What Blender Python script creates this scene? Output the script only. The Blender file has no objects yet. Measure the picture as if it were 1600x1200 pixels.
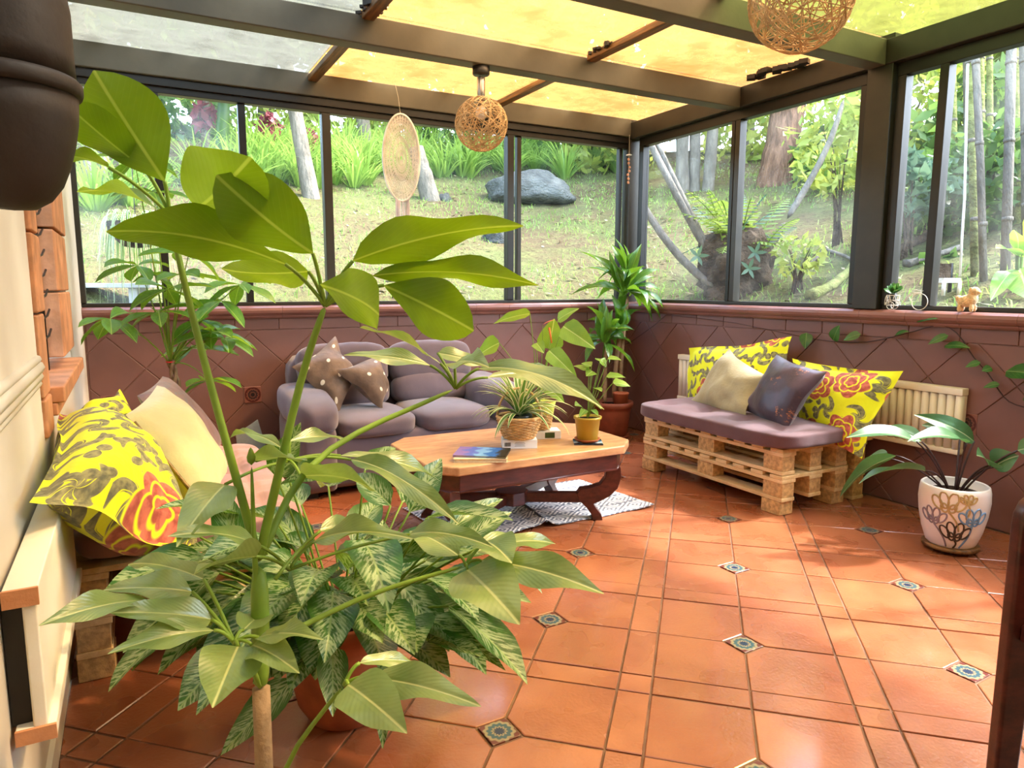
import bpy, bmesh, math, random
import numpy as np
from mathutils import Vector, Matrix, noise
R = math.radians
random.seed(7)
scene = bpy.context.scene
COL = scene.collection

# ------------------------------------------------------------------ camera
EYE = 1.15
F = 1093.08
PITCH, YAW, ROLL = .1372, .4987, .0014
FW = Vector((math.sin(YAW)*math.cos(PITCH), math.cos(YAW)*math.cos(PITCH), -math.sin(PITCH)))
_r = Vector((math.cos(YAW), -math.sin(YAW), 0)); _u = _r.cross(FW)
RT = _r*math.cos(ROLL) + _u*math.sin(ROLL); UP = _u*math.cos(ROLL) - _r*math.sin(ROLL)
CAM = Vector((0, 0, EYE))
cd = bpy.data.cameras.new('camera'); cam = bpy.data.objects.new('camera', cd); COL.objects.link(cam)
cd.sensor_width = 36; cd.sensor_fit = 'HORIZONTAL'; cd.lens = F*36/1600; cd.clip_start = .02; cd.clip_end = 300
cam.matrix_world = Matrix(((RT.x, UP.x, -FW.x, CAM.x), (RT.y, UP.y, -FW.y, CAM.y), (RT.z, UP.z, -FW.z, CAM.z), (0, 0, 0, 1)))
scene.camera = cam

# ------------------------------------------------------------------ world, sun, exposure
world = bpy.data.worlds.new('sky'); scene.world = world; world.use_nodes = True
wn = world.node_tree; wn.nodes.clear()
sky = wn.nodes.new('ShaderNodeTexSky'); sky.sky_type = 'NISHITA'; sky.sun_disc = False
SUN_EL, SUN_AZ = 52, 108           # elevation, bearing measured from +Y towards +X
sky.sun_elevation = R(SUN_EL); sky.sun_rotation = R(SUN_AZ); sky.air_density = 1.2; sky.dust_density = 2.0; sky.ozone_density = 1.0
bg = wn.nodes.new('ShaderNodeBackground'); bg.inputs['Strength'].default_value = 1.15
wo = wn.nodes.new('ShaderNodeOutputWorld')
wn.links.new(sky.outputs[0], bg.inputs[0]); wn.links.new(bg.outputs[0], wo.inputs[0])
sd = bpy.data.lights.new('sun', 'SUN'); sun = bpy.data.objects.new('sun', sd); COL.objects.link(sun)
sd.energy = 4.0; sd.angle = R(2.5); sd.color = (.94, .97, 1.0)
sv = Vector((math.sin(R(SUN_AZ))*math.cos(R(SUN_EL)), math.cos(R(SUN_AZ))*math.cos(R(SUN_EL)), math.sin(R(SUN_EL))))
sun.rotation_euler = sv.to_track_quat('Z', 'Y').to_euler(); sun.location = (8, 5, 12)
scene.view_settings.view_transform = 'Standard'; scene.view_settings.look = 'None'
scene.view_settings.gamma = 1; scene.view_settings.use_curve_mapping = False
scene.view_settings.exposure = 1.38
scene.cycles.max_bounces = 10; scene.cycles.transparent_max_bounces = 24; scene.cycles.diffuse_bounces = 5
scene.cycles.sample_clamp_indirect = 10; scene.cycles.caustics_reflective = False; scene.cycles.caustics_refractive = False

# ------------------------------------------------------------------ helpers
CX, CY = 3.5835, 4.5994            # inner faces of the right and back walls
LX = -.233                         # inner face of the left wall
def ray(x, y): return FW + RT*((x-800)/F) + UP*((600-y)/F)
def at(x, y, z=None, X=None, Y=None, d=None):
    v = ray(x, y)
    t = (z-EYE)/v.z if z is not None else X/v.x if X is not None else Y/v.y if Y is not None else d
    return CAM + v*t
def proj(p):
    q = Vector(p)-CAM; f = q.dot(FW)
    return (800+F*q.dot(RT)/f, 600-F*q.dot(UP)/f, f) if f > .05 else (-9e9, -9e9, f)

class MB:
    def __init__(s): s.v = []; s.f = []; s.uv = []
    def add(s, vs, fs, uv=None):
        o = len(s.v); s.v += [tuple(v) for v in vs]; s.f += [tuple(i+o for i in f) for f in fs]
        s.uv += list(uv) if uv else [(0, 0)]*len(vs)
        return s
    def box(s, c, d, m=None):
        x, y, z = d[0]/2, d[1]/2, d[2]/2; c = Vector(c)
        P = [Vector((i*x, j*y, k*z)) for i in (-1, 1) for j in (-1, 1) for k in (-1, 1)]
        if m is not None: P = [m @ p for p in P]
        return s.add([c+p for p in P], [(0, 1, 3, 2), (4, 6, 7, 5), (0, 4, 5, 1), (2, 3, 7, 6), (0, 2, 6, 4), (1, 5, 7, 3)])
    def lohi(s, a, b): return s.box([(p+q)/2 for p, q in zip(a, b)], [abs(q-p) for p, q in zip(a, b)])
    def tube(s, path, rad, n=8, cap=True, closed=False):
        path = [Vector(p) for p in path]; m = len(path)
        if not hasattr(rad, '__len__'): rad = [rad]*m
        vs = []; ref = None
        for i, p in enumerate(path):
            if closed: t = path[(i+1) % m]-path[i-1]
            else: t = path[min(i+1, m-1)]-path[max(i-1, 0)]
            t = t.normalized() if t.length > 1e-9 else Vector((0, 0, 1))
            if ref is None: ref = t.orthogonal().normalized()
            a = (ref - t*ref.dot(t)); a = a.normalized() if a.length > 1e-6 else t.orthogonal().normalized()
            ref = a; b = t.cross(a)
            for k in range(n):
                th = 2*math.pi*k/n; vs.append(p + (a*math.cos(th)+b*math.sin(th))*rad[i])
        fs = []
        for i in range(m if closed else m-1):
            for k in range(n):
                j = (i+1) % m; fs.append((i*n+k, i*n+(k+1) % n, j*n+(k+1) % n, j*n+k))
        if cap and not closed: fs += [tuple(range(n-1, -1, -1)), tuple((m-1)*n+k for k in range(n))]
        return s.add(vs, fs)
    def lathe(s, prof, n=32, c=(0, 0, 0), wob=None):
        vs = []; uv = []; c = Vector(c); m = len(prof)
        for i, (r, z) in enumerate(prof):
            for k in range(n):
                th = 2*math.pi*k/n; rr = r*(1 + (wob(th, i) if wob else 0))
                vs.append(c + Vector((rr*math.cos(th), rr*math.sin(th), z))); uv.append((k/n, i/max(1, m-1)))
        fs = [(i*n+k, i*n+(k+1) % n, (i+1)*n+(k+1) % n, (i+1)*n+k) for i in range(m-1) for k in range(n)]
        if prof[0][0] > 1e-5: fs.append(tuple(range(n-1, -1, -1)))
        if prof[-1][0] > 1e-5: fs.append(tuple((m-1)*n+k for k in range(n)))
        return s.add(vs, fs, uv)
    def prism(s, poly, z0, z1, m=None):
        n = len(poly); vs = [Vector((p[0], p[1], z0)) for p in poly]+[Vector((p[0], p[1], z1)) for p in poly]
        if m is not None: vs = [m @ v for v in vs]
        return s.add(vs, [tuple(range(n-1, -1, -1)), tuple(range(n, 2*n))]+[(k, (k+1) % n, n+(k+1) % n, n+k) for k in range(n)])
    def mesh(s, name, mat, smooth=False):
        me = bpy.data.meshes.new(name); me.from_pydata(s.v, [], s.f); 
        if smooth: me.polygons.foreach_set('use_smooth', [True]*len(me.polygons))
        if any(u != (0, 0) for u in s.uv):
            l = me.uv_layers.new(name='UVMap'); idx = np.empty(len(me.loops), dtype=np.int32); me.loops.foreach_get('vertex_index', idx)
            l.data.foreach_set('uv', np.array(s.uv, dtype=np.float32)[idx].ravel())
        if mat: me.materials.append(mat)
        me.update(); return me

def wpos(o):
    p = Vector(o.location)
    while o.parent: o = o.parent; p += Vector(o.location)
    return p
def link(name, data, parent=None, loc=None, mw=None):
    """link an object; loc / mw are in world space, parents are never rotated"""
    o = bpy.data.objects.new(name, data); COL.objects.link(o)
    base = Vector((0, 0, 0))
    if parent: o.parent = parent; base = wpos(parent)
    if mw is not None: o.matrix_basis = Matrix.Translation(-base) @ mw
    elif loc is not None: o.location = Vector(loc)-base
    else: o.location = -base
    return o
def part(name, mb, mat, parent=None, smooth=False, bevel=0, seg=2, sub=0):
    """world-space mesh; its origin is put at the parent's (or at its own centre)"""
    if parent: b = wpos(parent)
    else:
        a = np.array(mb.v); b = Vector(((a[:, 0].min()+a[:, 0].max())/2, (a[:, 1].min()+a[:, 1].max())/2, a[:, 2].min()))
    mb.v = [(v[0]-b.x, v[1]-b.y, v[2]-b.z) for v in mb.v]
    o = bpy.data.objects.new(name, mb.mesh(name, mat, smooth)); COL.objects.link(o)
    if parent: o.parent = parent
    else: o.location = b
    if bevel:
        m = o.modifiers.new('bevel', 'BEVEL'); m.width = bevel; m.segments = seg; m.limit_method = 'ANGLE'; m.angle_limit = R(35)
        o.data.polygons.foreach_set('use_smooth', [True]*len(o.data.polygons))
        w = o.modifiers.new('wn', 'WEIGHTED_NORMAL'); w.keep_sharp = True
    if sub: m = o.modifiers.new('sub', 'SUBSURF'); m.levels = sub; m.render_levels = sub
    return o
def tag(o, label=None, cat=None, group=None, kind=None):
    if label: o['label'] = label
    if cat: o['category'] = cat
    if group: o['group'] = group
    if kind: o['kind'] = kind
    return o
def thing(name, loc, label=None, cat=None, group=None, kind=None):
    o = bpy.data.objects.new(name, None); COL.objects.link(o); o.location = loc; o.empty_display_size = .05
    return tag(o, label, cat, group, kind)

# ------------------------------------------------------------------ materials
def srgb(*c):
    c = [x/255 for x in c]
    return tuple((x/12.92 if x <= .04045 else ((x+.055)/1.055)**2.4) for x in c)+(1,)
class NT:
    def __init__(s, name):
        s.m = bpy.data.materials.new(name); s.m.use_nodes = True; s.t = s.m.node_tree; s.t.nodes.clear()
        s.out = s.n('ShaderNodeOutputMaterial')
    def n(s, typ, **k):
        o = s.t.nodes.new(typ)
        for a, b in k.items(): setattr(o, a, b)
        return o
    def l(s, a, b): s.t.links.new(a, b)
    def val(s, x, inp):
        if hasattr(x, 'is_output'): s.l(x, inp)
        else: inp.default_value = x
    def math(s, op, a, b=0.0, c=0.0, clamp=False):
        o = s.n('ShaderNodeMath', operation=op, use_clamp=clamp); s.val(a, o.inputs[0]); s.val(b, o.inputs[1]); s.val(c, o.inputs[2]); return o.outputs[0]
    def vm(s, op, a, b=(0, 0, 0), scale=1.0):
        o = s.n('ShaderNodeVectorMath', operation=op); s.val(a, o.inputs[0]); s.val(b, o.inputs[1]); o.inputs[3].default_value = scale
        return o.outputs[1] if op in ('LENGTH', 'DISTANCE', 'DOT_PRODUCT') else o.outputs[0]
    def mix(s, f, a, b, blend='MIX'):
        o = s.n('ShaderNodeMix', data_type='RGBA', blend_type=blend); s.val(f, o.inputs[0]); s.val(a, o.inputs[6]); s.val(b, o.inputs[7]); return o.outputs[2]
    def step(s, x, lo, hi):           # smooth 0..1 ramp
        o = s.n('ShaderNodeMapRange', interpolation_type='SMOOTHSTEP'); s.val(x, o.inputs[0]); s.val(lo, o.inputs[1]); s.val(hi, o.inputs[2]); return o.outputs[0]
    def noise(s, vec, scale, detail=4, rough=.55):
        o = s.n('ShaderNodeTexNoise'); s.val(scale, o.inputs['Scale']); o.inputs['Detail'].default_value = detail; o.inputs['Roughness'].default_value = rough
        if vec is not None: s.l(vec, o.inputs['Vector'])
        return o.outputs[0]
    def co(s, which='Object'): return s.n('ShaderNodeTexCoord').outputs[which]
    def rnd(s): return s.n('ShaderNodeObjectInfo').outputs['Random']
    def sep(s, v): o = s.n('ShaderNodeSeparateXYZ'); s.l(v, o.inputs[0]); return o.outputs
    def comb(s, x, y, z=0.0):
        o = s.n('ShaderNodeCombineXYZ'); s.val(x, o.inputs[0]); s.val(y, o.inputs[1]); s.val(z, o.inputs[2]); return o.outputs[0]
    def bump(s, h, strength=.3, dist=.01):
        o = s.n('ShaderNodeBump'); o.inputs['Strength'].default_value = strength; o.inputs['Distance'].default_value = dist; s.l(h, o.inputs['Height']); return o.outputs[0]
    def pbsdf(s, col, rough=.5, spec=.5, metal=0.0, normal=None, coat=0.0, sheen=0.0):
        p = s.n('ShaderNodeBsdfPrincipled'); s.val(col, p.inputs['Base Color']); s.val(rough, p.inputs['Roughness']); s.val(spec, p.inputs['Specular IOR Level'])
        p.inputs['Metallic'].default_value = metal; p.inputs['Coat Weight'].default_value = coat; p.inputs['Coat Roughness'].default_value = .12; p.inputs['Sheen Weight'].default_value = sheen
        if normal is not None: s.l(normal, p.inputs['Normal'])
        return p.outputs[0]
    def mixs(s, f, a, b): o = s.n('ShaderNodeMixShader'); s.val(f, o.inputs[0]); s.l(a, o.inputs[1]); s.l(b, o.inputs[2]); return o.outputs[0]
    def done(s, sh): s.l(sh, s.out.inputs[0]); return s.m

def mat(name, col, rough=.5, spec=.4, nscale=8, namt=.25, bscale=40, bump=.15, bdist=.004, metal=0.0, rand=0.0, coat=0.0, sheen=0.0, dark=None, stretch=None):
    t = NT(name); v = t.co()
    if stretch: v = t.vm('MULTIPLY', v, stretch)
    n = t.noise(v, nscale, 5)
    d = dark or tuple(c*(1-namt) for c in col[:3])+(1,)
    li = tuple(min(1, c*(1+namt*.6)) for c in col[:3])+(1,)
    c = t.mix(t.step(n, .3, .7), d, li)
    if rand: c = t.mix(t.math('MULTIPLY', t.rnd(), rand), c, tuple(x*.45 for x in col[:3])+(1,))
    nor = t.bump(t.noise(v, bscale, 4), bump, bdist) if bump else None
    return t.done(t.pbsdf(c, rough, spec, metal, nor, coat, sheen))

def wood(name, ca, cb, scale=3, axis=(1, 12, 12), rough=.45, coat=0.0, rand=.25):
    t = NT(name); v = t.vm('MULTIPLY', t.co(), axis)
    v = t.vm('ADD', v, t.comb(t.math('MULTIPLY', t.rnd(), 37.0), t.math('MULTIPLY', t.rnd(), 11.0)))
    n = t.noise(v, scale, 6, .6); g = t.noise(t.vm('MULTIPLY', v, (1, 5, 5)), scale*2, 3)
    c = t.mix(t.step(n, .3, .72), ca, cb); c = t.mix(t.math('MULTIPLY', t.step(g, .5, .75), .35), c, tuple(x*.5 for x in ca[:3])+(1,))
    if rand: c = t.mix(t.math('MULTIPLY', t.rnd(), rand), c, tuple(x*.6 for x in ca[:3])+(1,))
    return t.done(t.pbsdf(c, rough, .4, 0, t.bump(g, .15, .002), coat))

def leafmat(name, ca, cb, rib, trans, var=None, rough=.32, tw=.4, vein=14.0, spec=.5, vs=.2):
    """leaf blade: u runs base to tip, v across"""
    t = NT(name); uv = t.sep(t.co('UV')); dv = t.math('ABSOLUTE', t.math('SUBTRACT', uv[1], .5))
    n = t.noise(t.co('Object'), 14, 3)
    c = t.mix(t.step(n, .3, .7), ca, cb)
    c = t.mix(t.math('MULTIPLY', t.rnd(), .45), c, cb)
    ph = t.math('SUBTRACT', t.math('MULTIPLY', uv[0], vein), t.math('MULTIPLY', dv, vein*.75))
    vn = t.math('PINGPONG', ph, .5); vl = t.math('SUBTRACT', 1.0, t.step(vn, 0.0, .1))
    if var:                            # pale marbling between the veins
        vv = t.noise(t.vm('ADD', t.comb(t.math('MULTIPLY', ph, .5), t.math('MULTIPLY', dv, 3.0)), t.comb(t.math('MULTIPLY', t.rnd(), 50.0), 0.0)), 2.2, 3, .6)
        edge = t.math('SUBTRACT', 1.0, t.step(t.math('ADD', dv, t.math('MULTIPLY', vn, .25)), .2, .46))
        c = t.mix(t.math('MULTIPLY', t.step(vv, .42, .56), edge), c, var)
    else: c = t.mix(t.math('MULTIPLY', vl, vs), c, rib)
    c = t.mix(t.math('SUBTRACT', 1.0, t.step(dv, .008, .03)), c, rib)
    nor = t.bump(t.math('ADD', t.math('MULTIPLY', vn, .25), t.step(dv, 0.0, .12)), .3, .005)
    p = t.pbsdf(c, rough, spec, 0, nor); tr = t.n('ShaderNodeBsdfTranslucent'); t.l(t.mix(.55, c, trans), tr.inputs[0])
    return t.done(t.mixs(tw, p, tr.outputs[0]))

M = {}
M['frame'] = mat('dark_olive_metal', srgb(44, 40, 31), .42, .4, 6, .25, 30, .05)
M['frame_dk'] = mat('dark_brown_metal', srgb(28, 24, 20), .4, .4, 6, .2, 30, .05)
M['beam'] = mat('painted_steel_beam', srgb(84, 80, 68), .5, .35, 3, .2, 60, .08)
M['batten'] = wood('weathered_batten', srgb(70, 45, 22), srgb(150, 105, 55), 5, (12, 1, 12))
M['wallpaint'] = mat('cream_wall_paint', srgb(206, 198, 182), .75, .2, 2, .06, 60, .1, .002)
M['mauve'] = mat('brown_painted_wall_tile', srgb(118, 82, 74), .45, .4, 2.5, .14, 18, .2, .004, rand=.08)
M['mauve_gr'] = mat('pale_wall_grout', srgb(140, 104, 92), .7, .2, 10, .2)
M['ledge'] = mat('brown_glazed_ledge', srgb(130, 88, 78), .35, .45, 5, .14, 20, .12)
M['brick'] = mat('orange_clay_brick', srgb(190, 132, 92), .75, .25, 9, .3, 60, .4, .004, rand=.2)
M['white'] = mat('cream_enamel', srgb(226, 220, 200), .45, .4, 3, .05)
M['grout'] = mat('floor_grout', srgb(118, 86, 66), .7, .2, 12, .3, 90, .4)
M['pine'] = wood('pale_pallet_pine', srgb(214, 178, 120), srgb(238, 210, 156), 4, (8, 2, 8), .6, rand=.4)
M['chip'] = mat('pressed_chip_block', srgb(204, 166, 110), .75, .2, 45, .35, 120, .5, .004, rand=.25)
M['pinedk'] = M['pine']
M['tabletop'] = wood('honey_table_wood', srgb(172, 124, 82), srgb(206, 160, 114), 4, (2, 9, 6), .4, .15, rand=0)
M['mahog'] = wood('dark_mahogany', srgb(58, 24, 20), srgb(92, 42, 34), 4, (2, 9, 9), .3, .3, rand=.15)
M['sofa'] = mat('mauve_grey_microfibre', srgb(100, 87, 93), .85, .2, 5, .14, 220, .25, .003, sheen=.35)
M['seatpad'] = mat('plum_brown_pad', srgb(90, 60, 62), .7, .25, 5, .18, 200, .25, .003, sheen=.25)
M['seatpink'] = mat('dusty_rose_pad', srgb(158, 118, 112), .8, .2, 5, .12, 200, .25, .003, sheen=.3)
M['olive'] = mat('olive_satin_cloth', srgb(164, 152, 112), .5, .3, 5, .18, 60, .25, .008, sheen=.2)
M['beige'] = mat('khaki_velvet', srgb(180, 172, 122), .6, .25, 5, .16, 50, .25, .008, sheen=.3)
M['zip'] = mat('brass_zip', srgb(120, 96, 50), .4, .5, 60, .3, 200, .4, metal=.4)
M['terra'] = mat('terracotta', srgb(160, 88, 54), .65, .3, 9, .25, 60, .2)
M['terrad'] = mat('dark_terracotta', srgb(128, 66, 42), .55, .35, 9, .25, 60, .2)
M['soil'] = mat('potting_soil', srgb(52, 38, 28), .95, .1, 30, .5, 80, 1, .02)
M['planter'] = mat('dark_brown_clay', srgb(46, 36, 30), .6, .3, 7, .35, 30, .25, .006)
M['mustard'] = mat('mustard_plastic', srgb(168, 142, 44), .35, .5, 4, .08)
M['blackpl'] = mat('black_green_plastic', srgb(24, 34, 28), .4, .5)
M['wicker'] = mat('straw_wicker', srgb(206, 168, 112), .7, .25, 40, .3, 90, .4, .003)
M['wickerlamp'] = mat('tan_wicker_strand', srgb(206, 178, 136), .65, .25, 30, .3, 90, .3, .002)
M['steel'] = mat('brushed_steel', srgb(170, 168, 164), .32, .5, 6, .1, metal=.9)
M['blackm'] = mat('black_cap', srgb(40, 36, 34), .45, .4)
M['liner'] = mat('lime_liner_cloth', srgb(196, 212, 96), .8, .2, 8, .2, 60, .3)
M['whitewire'] = mat('white_wire', srgb(232, 230, 222), .45, .4)
M['stem'] = mat('green_stem', srgb(112, 142, 44), .5, .35, 9, .25)
M['stemd'] = mat('purple_brown_stalk', srgb(56, 34, 34), .5, .35, 9, .25)
M['cane'] = mat('pale_cane', srgb(150, 124, 92), .8, .2, 18, .3, 60, .5, .01)
M['bark'] = mat('grey_bark', srgb(112, 104, 90), .9, .15, 7, .35, 18, .9, .05, stretch=(1, 1, .35))
M['barkb'] = mat('brown_furrowed_bark', srgb(124, 92, 70), .9, .15, 8, .5, 9, 1, .12, stretch=(1.5, 1.5, .3))
M['barkd'] = mat('dark_bark', srgb(84, 70, 54), .9, .15, 8, .4, 20, .9, .05)
M['moss'] = mat('mossy_root', srgb(122, 124, 70), .95, .1, 9, .4, 30, .8, .04)
M['rock'] = mat('mossy_boulder', srgb(88, 90, 84), .9, .2, 3, .4, 12, .9, .08)
M['plank'] = mat('weathered_plank', srgb(168, 166, 160), .8, .2, 6, .2, 40, .4)
M['rope'] = mat('pale_rope', srgb(214, 208, 190), .8, .2)
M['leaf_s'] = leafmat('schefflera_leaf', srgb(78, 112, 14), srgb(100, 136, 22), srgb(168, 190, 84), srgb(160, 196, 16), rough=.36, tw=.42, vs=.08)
M['leaf_t'] = leafmat('skylit_schefflera_leaf', srgb(92, 122, 56), srgb(136, 158, 90), srgb(190, 200, 130), srgb(150, 186, 50), rough=.32, tw=.27, spec=1.0, vs=.05)  # lower-tier copy of leaf_s, paler: skylight sheen on leaf tops painted into the colour
M['leaf_a'] = leafmat('aglaonema_leaf', srgb(40, 80, 34), srgb(56, 104, 40), srgb(150, 178, 110), srgb(130, 176, 40), var=srgb(160, 182, 130), rough=.26, tw=.26, vein=18)
M['leaf_d'] = leafmat('dracaena_leaf', srgb(40, 86, 36), srgb(76, 124, 40), srgb(120, 160, 50), srgb(150, 196, 40), rough=.3, tw=.3, vein=3)
M['leaf_m'] = leafmat('money_tree_leaf', srgb(50, 104, 44), srgb(92, 146, 48), srgb(170, 200, 100), srgb(170, 214, 40), rough=.3, tw=.38, vein=16)
M['leaf_k'] = leafmat('calathea_leaf', srgb(46, 84, 46), srgb(60, 104, 56), srgb(150, 164, 120), srgb(90, 130, 60), rough=.35, tw=.22, vein=22)
M['leaf_n'] = leafmat('anthurium_leaf', srgb(92, 140, 50), srgb(124, 168, 62), srgb(190, 214, 130), srgb(190, 222, 60), rough=.3, tw=.4)
M['leaf_p'] = leafmat('pothos_leaf', srgb(36, 82, 42), srgb(58, 112, 52), srgb(120, 160, 90), srgb(110, 160, 60), rough=.25, tw=.25, vein=8)
M['flower'] = mat('salmon_spathe', srgb(226, 96, 76), .35, .5)
M['spadix'] = mat('orange_spadix', srgb(206, 112, 40), .5, .4)
M['red'] = mat('red_ribbon', srgb(200, 30, 34), .5, .4)
M['potwhite'] = mat('white_glazed_ceramic', srgb(232, 226, 222), .3, .5, 3, .04)
M['gold'] = mat('gold_line', srgb(176, 152, 100), .4, .5); M['mauveline'] = mat('mauve_grey_line', srgb(134, 122, 134), .4, .5)
M['blueline'] = mat('blue_line', srgb(110, 150, 196), .4, .5); M['darkline'] = mat('dark_brown_line', srgb(56, 40, 24), .4, .5)
M['paper'] = mat('page_paper', srgb(214, 196, 160), .85, .1, 80, .12)
M['card'] = mat('white_card', srgb(228, 230, 232), .55, .3, 4, .03)
M['ink'] = mat('dark_print', srgb(70, 74, 84), .6, .3)
M['foam'] = mat('grey_board', srgb(150, 158, 156), .6, .3)
# ------------------------------------------------------------------ special materials
def strap_mat():
    t = NT('spider_plant_leaf'); uv = t.sep(t.co('UV')); dv = t.math('ABSOLUTE', t.math('SUBTRACT', uv[1], .5))
    c = t.mix(t.step(dv, .26, .32), t.mix(t.rnd(), srgb(62, 112, 44), srgb(110, 152, 60)), srgb(226, 226, 176))
    p = t.pbsdf(c, .35, .45); tr = t.n('ShaderNodeBsdfTranslucent'); t.l(c, tr.inputs[0]); return t.done(t.mixs(.3, p, tr.outputs[0]))
M['strap'] = strap_mat()
def glass_mat(name, haze, tint=(1, 1, 1, 1)):
    t = NT(name); tr = t.n('ShaderNodeBsdfTransparent'); tr.inputs[0].default_value = tint
    gl = t.n('ShaderNodeBsdfGlossy'); gl.inputs['Roughness'].default_value = .02
    lw = t.n('ShaderNodeLayerWeight'); fr = t.math('MULTIPLY', t.math('POWER', lw.outputs['Facing'], 5.0), .5)
    d = t.n('ShaderNodeBsdfTranslucent'); d.inputs[0].default_value = (.9, .92, .92, 1)
    hz = t.math('MULTIPLY', t.step(t.noise(t.co(), 3, 3), .3, .8), haze)
    a = t.mixs(hz, tr.outputs[0], d.outputs[0])
    return t.done(t.mixs(fr, a, gl.outputs[0]))
M['glass'] = glass_mat('window_glass', .02); M['glass_hazy'] = glass_mat('dusty_window_glass', .09)
def roof_mat(name, col, clear, dirt, diff):
    t = NT(name); v = t.co()
    n = t.noise(t.vm('MULTIPLY', v, (1, 1, 1)), 3.2, 6, .65); n2 = t.noise(v, 26, 4, .7)
    c = t.mix(t.step(n, .32, .68), tuple(x*.62 for x in col[:3])+(1,), col); c = t.mix(t.math('MULTIPLY', t.step(n2, .6, .74), dirt), c, srgb(120, 90, 50))
    tl = t.n('ShaderNodeBsdfTranslucent'); t.l(t.mix(1.0, c, diff, 'MULTIPLY'), tl.inputs[0]); tr = t.n('ShaderNodeBsdfTransparent'); t.l(c, tr.inputs[0])
    gl = t.n('ShaderNodeBsdfGlossy'); gl.inputs['Roughness'].default_value = .08
    s = t.mixs(t.math('MULTIPLY', t.step(n, .1, .68), clear), tl.outputs[0], tr.outputs[0])
    lw = t.n('ShaderNodeLayerWeight'); fr = t.math('ADD', .03, t.math('MULTIPLY', t.math('POWER', lw.outputs['Facing'], 5.0), .4))
    return t.done(t.mixs(fr, s, gl.outputs[0]))
M['roof_amber'] = roof_mat('amber_roof_sheet', srgb(250, 230, 198), .8, .3, (.66, .42, .22, 1))
M['roof_grey'] = roof_mat('pale_grey_roof_sheet', srgb(214, 212, 204), .8, .15, (.45, .44, .38, 1))
M['roof_lime'] = roof_mat('yellow_roof_sheet', srgb(224, 222, 168), .8, .12, (.42, .41, .28, 1))
def floor_mat():
    t = NT('glazed_terracotta_tile'); v = t.vm('ADD', t.co(), t.comb(t.math('MULTIPLY', t.rnd(), 31.0), t.math('MULTIPLY', t.rnd(), 17.0)))
    n = t.noise(v, 4.5, 2); n2 = t.noise(v, 30, 2, .5)
    c = t.mix(t.step(n, .15, .85), srgb(138, 76, 47), srgb(174, 108, 71))
    c = t.mix(t.math('MULTIPLY', t.rnd(), .5), c, srgb(130, 68, 42)); c = t.mix(t.math('MULTIPLY', t.step(n2, .5, .8), .1), c, srgb(120, 62, 40))
    h = t.math('ADD', t.math('MULTIPLY', t.noise(v, 26, 2), .6), t.math('MULTIPLY', t.noise(v, 95, 1), .5))
    return t.done(t.pbsdf(c, t.math('ADD', .2, t.math('MULTIPLY', n, .16)), .5, 0, t.bump(h, .3, .006), .6))
M['tile'] = floor_mat()
def medallion_mat(name, bg_, ring1, ring2, mid, cen, R0):
    t = NT(name); p = t.sep(t.co()); r = t.math('DIVIDE', t.math('SQRT', t.math('ADD', t.math('MULTIPLY', p[0], p[0]), t.math('MULTIPLY', p[1], p[1]))), R0)
    th = t.math('ARCTAN2', p[1], p[0]); pet = t.math('MULTIPLY', t.math('COSINE', t.math('MULTIPLY', th, 12.0)), .045)
    rr = t.math('ADD', r, pet); c = bg_
    for lim, k in ((.96, ring1), (.74, ring2), (.58, mid), (.36, ring2), (.26, cen)):
        c = t.mix(t.math('SUBTRACT', 1.0, t.step(r if lim > .9 else rr, lim-.03, lim+.03)), c, k)
    return t.done(t.pbsdf(c, .3, .5))
M['medal_f'] = medallion_mat('floor_medallion_glaze', srgb(122, 88, 70), srgb(92, 36, 28), srgb(138, 122, 92), srgb(48, 76, 84), srgb(28, 42, 66), .056)
M['medal_w'] = medallion_mat('wall_medallion_glaze', srgb(128, 82, 70), srgb(72, 22, 20), srgb(112, 70, 58), srgb(40, 26, 28), srgb(18, 18, 22), .05)
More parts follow.
